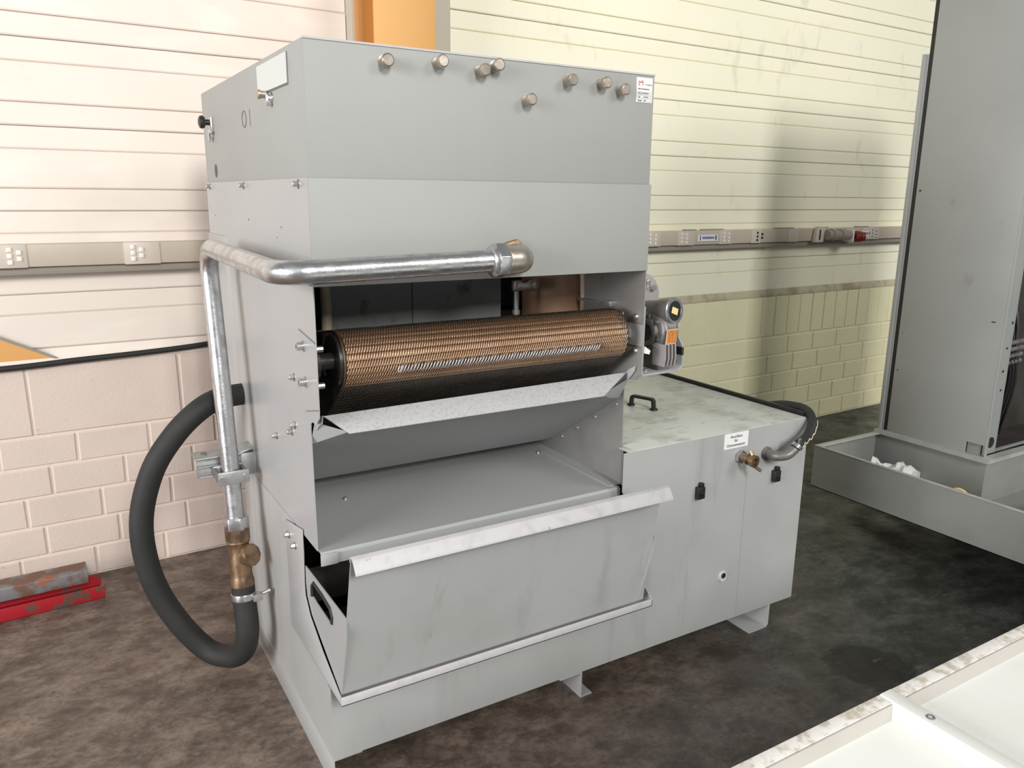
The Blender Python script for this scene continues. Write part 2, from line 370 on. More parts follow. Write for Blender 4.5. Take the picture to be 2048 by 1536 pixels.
# cladding strips (each sheet profile strip is a piece of its own)
LB = [1.085, 1.2335, 1.325, 1.419, 1.5765, 1.672, 1.7615]
while LB[-1] < 4.5: LB += [LB[-3]+.343, LB[-2]+.343, LB[-1]+.343]
def cladding(u0, u1, m, dz, ledge):
    for i in range(len(LB)-1):
        a, c = LB[i]+dz, LB[i+1]+dz
        k = (i-3) % 3                    # 0 narrow groove strip, 1 narrow, 2 wide
        y = {0: .018, 1: .022, 2: .014}[k]
        gap = .0045
        b = MB()
        lo, hi = a+gap, c-.001
        if k == 2: lo = a+.001
        b.prism([(y+.003, lo), (y, lo+.006), (y, hi-.004), (y+.004, hi), (.028, hi), (.028, lo)], 0, u0, u1)
        b.build('cladding_panel', m, wr, ang=20)
cladding(-3.6, .822, M['wallL'], 0, 0)
cladding(1.385, 7.6, M['wallR'], 0, 0)
# steel column between the two bays with its orange paint
col = thing('steel_column', 'orange painted steel column behind the washing machine between the wall bays', 'column', (0, 1.930, 0), rotz=WA, local=True)
b = MB(); b.box(.838, 1.150, -.300, -.282, 0, 4.6); b.build('front_flange', M['amber'], col, .003)
b = MB(); b.box(.985, 1.003, -.2815, -.0385, 0, 4.6); b.build('web', M['amber'], col)
b = MB(); b.box(.838, 1.150, -.038, -.020, 0, 4.6); b.build('rear_flange', M['amber'], col, .003)
b = MB(); b.box(.826, .838, -.06, .03, 1.06, 4.6); b.build('edge_strip', M['trim'], col)
b = MB(); b.box(1.150, 1.305, -.04, .03, 0, 4.6).box(1.305, 1.385, -.012, .05, 1.06, 4.6); o = b.build('trim_1', M['trim']); o.location = (0, 1.930, 0); o.rotation_euler = (0, 0, WA); structure(o)
# painted orange brace at the left edge
br = thing('corner_brace', 'orange sloping brace plate low on the left wall above the black cable', 'brace', (0, 1.930, 0), rotz=WA, local=True)
b = MB(); b.prism([(-.585, 1.045), (-1.25, 1.045), (-1.25, 1.395)], 1, .004, .0125); b.build('brace_plate', M['amber'], br)
b = MB(); b.prism([(-.560, 1.041), (-.580, 1.041), (-1.25, 1.395), (-1.25, 1.407)], 1, .002, .0128); b.build('edge_strip', M['ductd'], br)

# ------------------------------------------------------------------ cable duct on the wall
ZT, ZB = 1.538, 1.446
def duct(label, u0, u1, plates):
    d = thing('cable_duct', label, 'cable duct', (0, 1.930, 0), rotz=WA, local=True, group='wall cable ducts')
    b = MB(); b.box(u0, u1, -.07, .03, ZB, ZT); b.build('duct_cover', M['duct'], d, .003)
    b = MB(); b.box(u0, u1, -.05, .03, ZB-.034, ZB+.001); b.build('lower_rail', M['ductd'], d, .002)
    for pu, pw in plates:
        b = MB(); b.box(pu, pu+pw, -.0735, -.069, ZB-.002, ZT+.001); p = b.build('socket_plate', M['ductp'], d, .001)
    return d
dl = duct('beige cable duct on the left wall with two plates of white keys', -3.0, .80, [(-.86, .225), (-.27, .145)])
def keys(d, u, z, m=M['key'], cols=((0, 3, 0.), (.034, 2, -.012)), s=.0125, pitch=.0255, dark=False):
    for cu, n, dz in cols:
        for k in range(n):
            b = MB(); zz = z + dz - pitch*k
            b.box(u+cu-s*.72, u+cu+s*.72, -.078, -.0730, zz-s*.75, zz+s*.75); b.build('key', m, d, .0015)
keys(dl, -.696, ZT-.020); keys(dl, -.247+.012, ZT-.020, )
dr = duct('beige cable duct on the right wall carrying sockets and a red plug', 1.42, 7.4, [(2.77, .11), (3.03, .15), (3.42, .12), (3.74, .10), (4.13, .12), (5.02, .22)])
for uu in (2.79, 3.065, 3.465): keys(dr, uu, ZT-.020, cols=((0, 3, 0.), (.045, 3, -.004)))
keys(dr, 3.80, ZT-.022, M['blackp'], cols=((0, 3, 0.), (.05, 2, -.010)), s=.010)
keys(dr, 5.15, ZT-.022, M['blackp'], cols=((0, 3, 0.), (.05, 3, -.010)), s=.005)
for uu in (3.21, 4.94):
    b = MB(); b.box(uu, uu+.19, -.076, -.0735, 1.468, 1.510); lab = b.build('name_label', M['white'], dr, label='small white name label printed in blue')
    b = MB(); b.box(uu+.02, uu+.028, -.0770, -.0758, 1.474, 1.506).box(uu+.165, uu+.178, -.0770, -.0758, 1.474, 1.506)
    for k in range(7): b.box(uu+.045+.016*k, uu+.056+.016*k, -.0770, -.0758, 1.482, 1.499)
    b.build('print', M['blue'], lab)
for uu, ww in ((3.12, .10), (3.28, .2), (4.02, .20), (4.50, .12), (4.98, .15)):
    b = MB(); b.box(uu, uu+ww, -.05, -.02, ZT-.002, ZT+.008); b.build('clip', M['ductd'], dr)
# CEE connector on the duct
pl = thing('industrial_plug', 'dark red round plug in a grey socket box on the wall duct', 'plug', (0, 1.930, 0), rotz=WA, local=True)
b = MB(); b.prism([(4.40, 1.437), (4.50, 1.437), (4.52, 1.545), (4.42, 1.545)], 1, -.105, -.0745); b.build('socket_frame', M['ductp'], pl, .003)
b = MB(); b.box(4.444, 4.458, -.108, -.104, 1.455, 1.53); b.build('slot', M['blackp'], pl)
b = MB(); b.cyl((4.51, -.12, 1.49), (4.78, -.12, 1.485), .036, 20); b.cyl((4.56, -.12, 1.49), (4.60, -.12, 1.49), .043, 20); b.cyl((4.66, -.12, 1.49), (4.69, -.12, 1.49), .042, 20); b.box(4.49, 4.80, -.09, -.073, 1.45, 1.53); b.build('socket_body', M['ductd'], pl)
b = MB(); b.box(4.78, 4.795, -.16, -.0745, 1.435, 1.53); b.build('end_plate', M['key'], pl, .003)
b = MB(); b.cyl((4.79, -.13, 1.477), (4.83, -.14, 1.477), .020, 16); b.cyl((4.83, -.14, 1.475), (4.86, -.165, 1.473), .043, 20); b.cyl((4.86, -.165, 1.473), (4.885, -.18, 1.473), .036, 20); b.build('plug_cap', M['redplug'], pl)

# black cable lying on the sill
cb = MB(); cb.tube(spline([(-2.2, -.02, 1.025), (-1.5, -.022, 1.022), (-.80, -.022, 1.020), (-.5, -.020, 1.030), (-.2, -.018, 1.038), (.03, -.018, 1.050), (.25, -.018, 1.07), (.5, -.018, 1.075), (.8, -.018, 1.06)], 6), .0125, 12)
o = cb.build('black_cable', M['rubber']); o.location = (0, 1.930, 0); o.rotation_euler = (0, 0, WA)
o['label'] = 'black cable running along the sill of the left wall'; o['category'] = 'cable'

# ------------------------------------------------------------------ WASHING MACHINE
WM = thing('washing_machine', 'large grey steel parts washing machine with wire mesh conveyor belt and tank', 'machine', (1.0, .5, 0))
T = .003
# feet : bent channels running front to back
for fx, name in ((.03, 0), (.905, 1), (1.86, 2)):
    b = MB()
    if name == 2: prof = [(fx-.10, 0), (fx, 0), (fx+.012, .012), (fx+.012, .104), (fx+.006, .104), (fx+.006, .016), (fx-.004, .006), (fx-.10, .006)]
    elif name == 0: prof = [(fx-.032, 0), (fx-.026, 0), (fx-.026, .098), (fx+.06, .098), (fx+.06, .104), (fx-.032, .104)]
    else: prof = [(fx, 0), (fx+.052, 0), (fx+.052, .006), (fx+.006, .006), (fx+.006, .104), (fx-.09, .104), (fx-.09, .098), (fx, .098)]
    b.prism(prof, 1, .0 if name else .002, .99); b.build('foot', M['paint'], WM, .0015)
# tank shell
b = MB()
b.prism([(0, .105), (2.0, .105), (2.0, .896), (1.057, .896), (1.057, .757), (1.075, .72), (1.075, .39), (0, .39)], 1, 0, T)                         # front
b.prism([(T, .105), (1.0-T, .105), (1.0-T, .755), (.30, .755), (.30, .39), (T, .39)], 0, 0, T)                             # left
b.box(2.0-T, 2.0, T, 1.0-T, .105, .892); b.box(0, 2.0, 1.0-T, 1.0, .105, .752); b.box(T, 2.0-T, T, 1.0-T, .106, .109)
b.box(1.10, 1.103, .06, 1.0, .755, .896)
tank = b.build('tank', M['tankfront'], WM)
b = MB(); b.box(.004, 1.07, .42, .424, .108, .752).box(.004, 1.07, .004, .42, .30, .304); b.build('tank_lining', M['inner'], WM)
b = MB(); b.tube([(1.35*.0+.06, -.12+.13, .50), (1.05, .02, .50)], .008, 8); b.box(.05, 1.05, .015, .03, .47, .475); b.build('cross_rail', M['inner_grey'], WM)
b = MB(); b.box(1.6655, 1.6675, -.0012, .001, .108, .80); b.build('weld_seam', M['paint2'], tank)
# tank top cover (right half)
b = MB(); b.box(1.104, 1.985, .001, 1.04, .8935, .899).box(1.080, 1.104, .001, .058, .8935, .899); b.box(.0, 1.104, .61, 1.04, .752, .757)
cov = b.build('tank_cover', M['cover'], WM, .001)
b = MB(); b.box(1.985, 2.0, .0, 1.04, .893, .902); b.build('cover_edge', M['blackp'], WM)
b = MB(); b.box(1.9915, 2.003, .02, 1.04, .895, .915); b.build('edge_flange', M['disc'], WM)
b = MB()
hp = fillet([(1.483, .487, .897), (1.483, .482, .943), (1.515, .385, .943), (1.515, .380, .897)], .012, 5)
for i in range(len(hp)-1):
    pass
def strap(b, pts, wdir, wd, th):
    """rectangular-section bar along pts; wdir = width direction"""
    pts = [Vector(p) for p in pts]; wdir = Vector(wdir).normalized(); v = []; m = len(pts)
    for i, p in enumerate(pts):
        t = (pts[min(i+1, m-1)]-pts[max(i-1, 0)]).normalized(); nn = t.cross(wdir).normalized()
        v += [p+wdir*wd/2+nn*th/2, p-wdir*wd/2+nn*th/2, p-wdir*wd/2-nn*th/2, p+wdir*wd/2-nn*th/2]
    f = []
    for i in range(m-1): f += [(i*4+k, i*4+(k+1) % 4, i*4+4+(k+1) % 4, i*4+4+k) for k in range(4)]
    f += [(3, 2, 1, 0), tuple((m-1)*4+k for k in range(4))]
    return b.add(v, f)
strap(b, hp, (.95, .31, 0), .020, .012); b.box(1.470, 1.496, .476, .498, .896, .908).box(1.502, 1.528, .369, .391, .896, .908)
b.build('handle', M['blackp'], cov, .002)
# latches
for lx, lz in ((1.416, .693), (1.823, .687)):
    b = MB(); b.box(lx-.016, lx+.016, -.022, 0, lz-.026, lz+.020).box(lx-.002, lx+.014, -.018, 0, lz+.019, lz+.034).cyl((lx, -.026, lz-.002), (lx, -.02, lz-.002), .009, 12)
    b.build('latch', M['blackp'], tank, .003)
b = MB(); b.cyl((1.577, -.006, .306), (1.577, .001, .306), .020, 20, .024); b.build('drain_plug', M['paintw'], tank)
b = MB(); b.cyl((1.577, -.008, .312), (1.577, -.005, .312), .011, 16); b.build('plug_hole', M['blackp'], tank)
# printed label
b = MB(); b.prism([(1.534, .833), (1.534, .893), (1.658, .893), (1.658, .833)], 1, -.0016, 0); lb = b.build('connection_label', M['white'], tank, label='white label reading Anschluss für Osmosewasser')
for i, t in enumerate(('Anschluss', 'für', 'Osmosewasser')):
    link('lettering', text_mesh('lettering', t, .0162, M['ink'], xs=.98), lb, (1.594, -.0022, .874-.0165*i), FRONT)
# water coupling
b = MB(); C0 = Vector((1.622, 0, .795)); dv = Vector((.10, -1, -.04)).normalized()
b.cyl(C0, C0+dv*.012, .027, 6); cpl = b.build('wall_nut', M['galv'], tank)
b = MB(); b.lathe(C0+dv*.012, dv, [(0, .017), (.022, .017), (.023, .021), (.03, .021), (.031, .017), (.044, .018), (.045, .024), (.060, .024), (.0605, .013), (.05, .012)], 20)
b.cyl(C0+dv*.06+Vector((-.004, 0, .022)), C0+dv*.05+Vector((-.004, 0, .036)), .007, 8); b.cyl(C0+dv*.055+Vector((.006, 0, -.02)), C0+dv*.085+Vector((.02, 0, -.036)), .0065, 8)
b.build('water_coupling', M['brass'], tank)
b = MB(); b.cyl(C0+dv*.0606, C0+dv*.0609, .0135, 16); b.build('coupling_bore', M['blackp'], tank)
# outlet elbow with braided hose over the corner
E0 = Vector((1.765, 0, .785))
b = MB(); b.lathe(E0, (0, -1, 0), [(0, .026), (.008, .026), (.009, .022), (.014, .022)], 20)
ep = spline([E0+Vector((0, -.01, 0)), E0+Vector((.002, -.045, .0)), E0+Vector((.03, -.075, .008)), E0+Vector((.065, -.082, .03))], 6)
b.tube(ep, .019, 16); b.build('outlet_elbow', M['motor'], tank)
hp = spline([ep[-2], E0+Vector((.085, -.083, .048)), (1.925, -.060, .848), (1.985, -.030, .885), (2.025, .03, .912), (2.035, .10, .915), (2.028, .19, .90), (2.03, .32, .84), (2.05, .45, .65), (2.06, .6, .4), (2.12, .7, .03), (2.25, .9, .02)], 8)
b = MB(); b.tube(hp, .0185, 16); hz = b.build('outlet_hose', M['rubber'], WM)
b = MB(); wav = []
for i in range(6, 46):
    p = hp[i] if i < len(hp) else hp[-1]; t = (hp[i+1]-hp[i-1]).normalized()
    s_ = Vector((0, 0, 1)).cross(t).normalized()
    wav.append(p + Vector((.55, -.80, .1)).normalized()*.0175 + Vector((0, 0, 1))*(.006*math.sin(i*1.6)-.004) )
b.tube(wav[:28], .0032, 6); b.build('printed_stripe', M['braid'], hz)
b = MB(); q = ep[-1]; t = (hp[3]-hp[1]).normalized(); b.cyl(q+t*.006, q+t*.020, .022, 20); b.cyl(q+t*.013+Vector((-.004, -.012, .012)), q+t*.013+Vector((-.012, -.02, .036)), .006, 8); b.build('hose_clip', M['zinc'], hz)

# shelf under the chute (front flange turned down)
b = MB(); b.prism([(.035, .722), (.035, .752), (.042, .760), (.62, .760), (.62, .757), (.044, .757), (.038, .751), (.038, .722)], 0, .003, 1.075)
shelf = b.build('shelf', M['paint'], WM)
b = MB(); b.box(.0, .05, .028, .034, .722, .757); b.build('flange_corner', M['paint'], shelf, .002)
for p in ((.20, .40), (1.03, .50)): link('bolt', BOLTS, shelf, (p[0], p[1], .759), (0, 0, .3))
b = MB(); b.prism([(1.045, .760), (1.097, .760), (1.097, .763), (1.045, .763)], 1, .06, .62); b.build('side_plate_flange', M['paint'], shelf)

# lower body side plates with cut-out notch
def side_plate(x0, x1, name, flare):
    prof = [(-.02, 1.79), (-.02, 1.19), (-.016, 1.168), (.004, 1.150), (.018, 1.146), (.045, 1.146), (.062, 1.134), (.066, 1.12), (.062, .757), (1.28, .757), (1.32, 1.0), (1.32, 1.79)]
    b = MB(); b.prism(prof, 0, x0, x1); return b.build(name, M['paint'], WM)
spl = side_plate(0, .003, 'side_plate', 0); spr = side_plate(1.097, 1.10, 'side_plate', 0); spr.data.materials[0] = M['greasy_shade']
# bearing slot outlines: thin proud plates over the slots
b = MB(); b.prism([(-.021, 1.375), (.13, 1.392), (.13, 1.388), (-.018, 1.371)], 0, -.0008, .0); b.prism([(-.021, 1.195), (.10, 1.165), (.10, 1.162), (-.021, 1.192)], 0, -.0008, 0); b.build('slot_edge', M['inkg'], spl)
b = MB(); b.box(1.0955, 1.0972, -.018, .095, 1.268, 1.342); b.build('bearing_slide', M['paint'], spr)
b = MB(); b.box(1.0950, 1.0956, -.018, .095, 1.3415, 1.3435).box(1.0950, 1.0956, -.018, .095, 1.2665, 1.2685); b.build('slot_edge', M['inkg'], spr)
for y, z in ((.092, 1.349), (.086, 1.25)):
    b = MB(); b.lathe((0, y, z), (-1, 0, 0), [(0, .0165), (.004, .0165), (.0041, .0115), (.020, .0115), (.0205, .006), (.014, .0055)], 16); b.build('socket_screw', M['zinc'], spl)
for y, z in ((.205, 1.24), (.223, 1.092), (.261, 1.062), (.446, 1.0)): link('bolt', BOLT, spl, (0, y, z), dirrot((-1, 0, 0)))
link('bolt', BOLTS, spl, (0, .974, 1.006), dirrot((-1, 0, 0)))
for y in (.063, .679, 1.242): link('bolt', BOLT, spl, (0, y, 1.776), dirrot((-1, 0, 0)))
for y, z, r in ((1.01, .809, .020),):
    b = MB(); b.cyl((-.0008, y, z), (0.0, y, z), r, 20); b.build('hole', M['blackp'], spl)
for y, z, r in ((.25, 1.66, .003), (.64, 1.67, .0035), (.30, 1.63, .002), (1.18, 1.67, .003), (1.1, 1.58, .002)):
    b = MB(); b.cyl((-.0006, y, z), (0.0, y, z), r, 8); b.build('pin_hole', M['blackp'], spl)
for y, z in ((.015, 1.365), (.012, 1.25)):
    b = MB(); b.lathe((1.097, y, z), (-1, 0, 0), [(0, .012), (.006, .0115), (.011, .008), (.013, .003)], 14); b.build('dome_screw', M['zinc'], spr)
b = MB(); b.lathe((1.097, .09, 1.365), (-1, 0, 0), [(0, .007), (.003, .006), (.005, .003)], 10); b.build('dome_screw', M['clampm'], spr)
# back sheet of the body and vertical rear cover strip with its soft fold
b = MB(); b.box(0, 1.10, 1.317, 1.32, 1.0, 1.79); b.box(0, 1.10, 1.277, 1.28, .757, 1.0); b.build('rear_panel', M['paint'], WM)
b = MB(); b.prism([(0, .985), (-.0015, .990), (-.006, 1.004), (-.0075, 1.012), (-.0075, 1.305), (0, 1.315)], 2, .80, 1.60)
b.build('rear_fold', M['paint'], WM, ang=70)

# front panel between hood and mouth
b = MB(); b.box(0, 1.10, -.0235, -.0205, 1.520, 1.790); b.box(0, 1.10, -.0205, .02, 1.5205, 1.524)
fp = b.build('front_panel', M['paint2'], WM, .0008)

# hood on top
b = MB()
b.box(.006, 1.098, -.016, -.013, 1.780, 2.115); b.box(.006, .009, -.013, 1.315, 1.780, 2.115); b.box(1.095, 1.098, -.013, 1.315, 1.780, 2.115)
b.box(.006, 1.098, 1.312, 1.315, 1.780, 2.115); b.box(.006, 1.098, -.016, 1.315, 2.113, 2.117)
hood = b.build('hood', M['paint2'], WM, .001)
b = MB(); b.box(.003, 1.10, -.0185, -.016, 2.1135, 2.1185); b.build('top_edge', M['paintw'], hood)
# threaded stubs with nuts on the hood front
def stub_mesh():
    b = MB(); pr = [(0, .0155)]
    for k in range(4): z = .004+.0055*k; pr += [(z, .0155), (z+.0008, .0128), (z+.0016, .0128), (z+.0024, .0155)]
    pr += [(.028, .0155), (.029, .0165), (.034, .0165), (.0365, .013)]
    b.lathe((0, 0, 0), (0, 0, 1), pr, 18); return b.mesh('threaded_stub', M['nickel'])
ST = stub_mesh()
for x, z in ((.214, 2.082), (.363, 2.092), (.489, 2.083), (.535, 2.098), (.775, 2.080), (.896, 2.080), (.967, 2.067), (.637, 2.017)):
    link('threaded_stub', ST, hood, (x-.004, -.016, z-.004), (PI/2+.05*random.uniform(-1, 1), 0, .08*random.uniform(-1, 1)))
# type sticker
b = MB(); b.prism([(1.028, 2.034), (1.028, 2.106), (1.090, 2.106), (1.090, 2.034)], 1, -.0178, -.016); stk = b.build('type_sticker', M['white'], hood, label='white type sticker with red round emblem and printed lines')
def txt(parent, t, x, z, s, m, al='LEFT', y=-.0184, rot=FRONT, xs=1): link('lettering', text_mesh('lettering', t, s, m, al, xs), parent, (x, y, z), rot)
b = MB(); b.tube(arc((1.0435, -.0184, 2.090), .0085, -.9, 1.2, 14, (1, 0, 0), (0, 0, 1)), .0009, 6); b.tube(arc((1.0435, -.0184, 2.090), .0085, 2.3, 4.2, 14, (1, 0, 0), (0, 0, 1)), .0009, 6)
b.box(1.0385, 1.0490, -.0186, -.0180, 2.0905, 2.0935); b.build('emblem', M['inkr'], stk)
txt(stk, 'www.reinigung.de', 1.061, 2.085, .0036, M['ink']); txt(stk, 'Bülow Maschinenbau', 1.034, 2.0715, .0052, M['ink'], xs=.98)
for i, (a, c) in enumerate((('Masch.-Nr.', '9797063.T'), ('Typ', 'RT-930-S'), ('Baujahr', '1997'))):
    z = 2.0625-.0105*i
    txt(stk, a, 1.035, z-.0035, .0050, M['ink']); txt(stk, c, 1.056, z-.0035, .0050, M['ink'])
    b = MB(); b.box(1.033, 1.085, -.0183, -.0179, z+.0020, z+.0024).box(1.033, 1.085, -.0183, -.0179, z-.0052, z-.0048).box(1.033, 1.0334, -.0183, -.0179, z-.0048, z+.002).box(1.0846, 1.085, -.0183, -.0179, z-.0048, z+.002); b.build('printed_frame', M['inkg'], stk)
# left side of the hood: blank plate, key lock, O I marks, knob, hole
b = MB(); b.box(.0035, .006, .122, .430, 2.024, 2.1025); b.build('plate_backing', M['inkg'], hood)
b = MB(); b.box(.002, .0055, .126, .430, 2.028, 2.1025); b.build('blank_plate', M['signp'], hood)
b = MB(); b.lathe((.006, .295, 2.005), (-1, 0, 0), [(0, .017), (.006, .016), (.0065, .012), (.013, .012), (.0135, .004)], 18); b.box(-.012, .002, .285, .300, 1.985, 2.012).build('lock', M['zinc'], hood, .001)
b = MB(); b.lathe((.0, .330, 2.018), (-1, 0, 0), [(0, .010), (.016, .010), (.017, .013), (.023, .013), (.025, .01)], 14); b.build('lock_bolt', M['nickel'], hood)
b = MB(); ring = [Vector((.0052, .634+.026*math.cos(a), 1.976+.0245*math.sin(a))) for a in [2*PI*i/28 for i in range(28)]]; b.tube(ring, .0014, 5, closed=True); b.build('printed_zero', M['inkg'], hood)
b = MB(); b.box(.0048, .006, .557, .561, 1.950, 2.000); b.build('printed_line', M['inkg'], hood)
b = MB(); b.lathe((.006, 1.150, 2.002), (-1, 0, 0), [(0, .011), (.024, .010), (.025, .019), (.034, .024), (.042, .021), (.046, .012)], 18); b.build('knob', M['blackp'], hood)
b = MB(); b.box(-.004, .006, 1.125, 1.165, 1.945, 2.02).box(-.010, -.004, 1.135, 1.16, 1.935, 1.975).cyl((-.001, 1.115, 1.965), (-.012, 1.115, 1.965), .006, 10); b.build('latch_plate', M['zinc'], hood, .002)
b = MB(); b.cyl((.0052, 1.133, 1.831), (.006, 1.133, 1.831), .024, 22); b.build('hole', M['blackp'], hood)

# chute below the belt and its worn lip
b = MB(); cp = [(.085, -.004, 1.1185), (.953, -.004, 1.1185), (1.03, .062, 1.083), (1.0955, .085, 1.070), (1.0955, .500, .810), (.0045, .500, .810), (.0045, .085, 1.070)]
b.add([*cp, *[(x, y+.002, z+.003) for x, y, z in cp]], [tuple(range(7)), tuple(range(13, 6, -1))] + [(i, (i+1) % 7, 7+(i+1) % 7, 7+i) for i in range(7)])
b.add([(.085, -.004, 1.1185), (.0045, .040, 1.146), (.0045, .085, 1.070), (.953, -.004, 1.1185), (1.0955, .040, 1.150), (1.0955, .085, 1.070), (1.03, .062, 1.083)], [(0, 1, 2), (3, 6, 5, 4)]); chute = b.build('chute', M['paint'], WM)
lipm = MB()
v = [(.085, -.012, 1.116), (.953, -.012, 1.116), (1.085, .040, 1.172), (.030, .040, 1.160)]
lipm.add([*v, *[(x, y+.002, z-.003) for x, y, z in v]], [(0, 1, 2, 3), (7, 6, 5, 4), (0, 4, 5, 1), (1, 5, 6, 2), (2, 6, 7, 3), (3, 7, 4, 0)])
lipm.build('chute_lip', M['lip'], chute, .0008)
b = MB(); wp = [(.155, 1.045), (.150, 1.085), (.10, 1.128), (.03, 1.185), (.0, 1.200), (.004, 1.182), (.05, 1.130), (.10, 1.075)]
b.prism(wp, 0, 1.088, 1.0915); b.build('side_wing', M['paintw'], chute)
b = MB(); b.prism([(-.004, 1.162), (-.012, 1.176), (.02, 1.166), (.07, 1.10), (.03, 1.135), (.0, 1.15)], 0, .012, .015); b.build('side_wing', M['paint'], chute)
for y, z in ((.10, 1.055), (.22, .98), (.33, .91), (.43, .848)):
    b = MB(); b.lathe((1.097, y, z-.012), (-1, 0, 0), [(0, .006), (.004, .005), (.006, .002)], 10); b.build('rivet', M['clampm'], chute)

# drum and wire belt
DY, DZ, DR = .062, 1.306, .073
b = MB(); b.cyl((.088, DY, DZ), (1.02, DY, DZ), DR, 48); drum = b.build('drum', M['drum'], WM)
b = MB(); b.lathe((.066, DY, DZ), (1, 0, 0), [(0, .060), (.001, .073), (.018, .075), (.021, .072)], 40); b.build('end_disc', M['disc'], drum)
b = MB(); b.cyl((.004, DY, DZ), (.07, DY, DZ), .024, 20); b.cyl((.004, DY, DZ), (.022, DY, DZ), .050, 24); b.build('shaft', M['disc'], drum)
b = MB(); b.cyl((1.02, DY, DZ), (1.096, DY, DZ), .022, 20); b.build('shaft', M['disc'], drum)
b = MB(); b.cyl((1.06, DY, DZ), (1.096, DY, DZ), .028, 6); b.build('shaft_nut', M['clampm'], drum)
for y, z in ((.02, 1.35), (.02, 1.25)): b = MB(); b.cyl((.004, y, z), (.030, y, z), .009, 8); b.build('screw_end', M['zinc'], drum)
def spiral(name, x0, x1, m, p=.0077, a=.0120, bb=.0034, r=.00125, per=10):
    n = int((x1-x0)/p*per); pts = []
    for i in range(n+1):
        t = i/per*2*PI; pts.append(Vector((x0+p*i/per+.0028*math.sin(t), a*math.sin(t), bb*math.cos(t))))
    b = MB(); b.tube(pts, r, 5); return b.mesh(name, m, ang=80)
SPI = spiral('wire_spiral', .082, 1.034, M['wire'])
SPG = spiral('wire_spiral', .225, .915, M['steelwire'], p=.0098, a=.0115, bb=.0058, r=.0017)
SPD = spiral('wire_spiral', .082, 1.034, M['oilshadewire'], r=.00135)
rodb = MB(); rodb.cyl((.080, 0, 0), (1.036, 0, 0), .0017, 6); ROD = rodb.mesh('cross_rod', M['rod'])
b = MB(); b.box(.074, .080, DY+.02, DY+.06, DZ-.02, DZ+.02); b.build('belt_guide', M['disc'], WM)
# path of the belt: rear upper run, wrap, rear lower run
R = .0815; PITCH = .0203
aU = math.radians(80); aL = math.radians(232)
path = []
def pth(s):
    """s=0 where the wrap starts; returns (y, z, tangent angle normal)"""
    Lw = R*(aL-aU)
    if s < 0:
        n = aU; t = Vector((-math.sin(n), math.cos(n))); q = Vector((math.cos(n), math.sin(n)))*R + t*s; return q.x, q.y, n
    if s > Lw:
        n = aL; t = Vector((-math.sin(n), math.cos(n))); q = Vector((math.cos(n), math.sin(n)))*R + t*(s-Lw); return q.x, q.y, n
    n = aU + s/R; return math.cos(n)*R, math.sin(n)*R, n
k0 = -16; k1 = int((R*(aL-aU)+.30)/PITCH)
beltb = MB()
for sx in (.078, 1.036):
    pp = []
    for i in range(k0*2, k1*2): y, z, n = pth(i*PITCH/2); pp.append((sx, DY+y, DZ+z))
    beltb.tube(pp, .003, 6)
    if sx < .5: belt = beltb.build('mesh_belt', M['rod'], WM); beltb = MB()
    else: beltb.build('edge_wire', M['rod'], belt)
grey_k = None
for k in range(k0, k1):
    y, z, n = pth(k*PITCH)
    # normal direction (cos n, sin n) in YZ ; local Z -> normal, local Y -> tangent
    rx = n - PI/2
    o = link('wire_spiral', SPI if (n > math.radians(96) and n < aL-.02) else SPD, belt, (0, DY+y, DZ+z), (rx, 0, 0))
    if abs(n - math.radians(193)) < .13 and grey_k is None:
        grey_k = k; o.data = SPI
        g = link('wire_spiral', SPG, belt, (0, DY+y+math.cos(n)*.006, DZ+z+math.sin(n)*.006), (rx, 0, 0), label='bright new steel wire spiral across the belt')
    y, z, n = pth((k+.5)*PITCH)
    link('cross_rod', ROD, belt, (0, DY+y, DZ+z), (0, 0, 0))
b = MB(); b.box(1.045, 1.075, .050, .062, 1.276, 1.290); b.build('end_tag', M['tagy'], belt, .002)

# inside of the body seen through the mouth
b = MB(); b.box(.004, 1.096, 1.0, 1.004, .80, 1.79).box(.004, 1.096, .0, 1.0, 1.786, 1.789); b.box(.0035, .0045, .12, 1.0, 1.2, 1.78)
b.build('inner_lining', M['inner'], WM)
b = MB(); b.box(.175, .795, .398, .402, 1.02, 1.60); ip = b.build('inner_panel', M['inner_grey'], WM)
b = MB(); b.box(.455, .457, .396, .398, 1.02, 1.60); b.build('panel_seam', M['inner'], ip)
b = MB(); b.tube(spline([(.150, .36, 1.62), (.150, .36, 1.50), (.152, .36, 1.40), (.152, .36, 1.2)], 5), .017, 12); b.build('inner_hose', M['tan'], WM)
b = MB(); b.lathe((.905, .38, 1.42), (-.22, 1, 0), [(0, .13), (.001, .20), (.18, .20), (.181, .1)], 44)
# big brown ring-shaped drum seen edge on at the right
bd = MB()
cc = Vector((.60, .36, 1.42))
for seg in range(0):
    pass
bd.cyl((.93, .36, 1.14), (1.01, .36, 1.80), .001, 4)
pts = [(.875, .42), (.93, .36), (.985, .335), (1.04, .33), (1.07, .335), (1.07, .34), (1.04, .336), (.985, .341), (.93, .366), (.88, .426)]
bd = MB()
# curved brown guard sheet, bulging at mid height
rows = 9; v = []; f = []
for j in range(rows):
    t = j/(rows-1); z = 1.15+.62*t; bul = .035*math.sin(PI*t)
    for (x, y) in pts[:5]: v.append((x-.10*t*t+.05*t+bul*.6, y, z))
for j in range(rows-1):
    for i in range(4): a = j*5+i; f.append((a, a+1, a+6, a+5))
bd.add(v, f); g = bd.build('curved_guard', M['brownd'], WM)
sm_ = g.modifiers.new('thick', 'SOLIDIFY'); sm_.thickness = .004
b = MB(); b.tube([(1.075-.10*t*t+.05*t+.021*math.sin(PI*t), .325, 1.15+.62*t) for t in [i/12 for i in range(13)]], .0095, 10); b.build('guard_rim', M['tan'], WM)
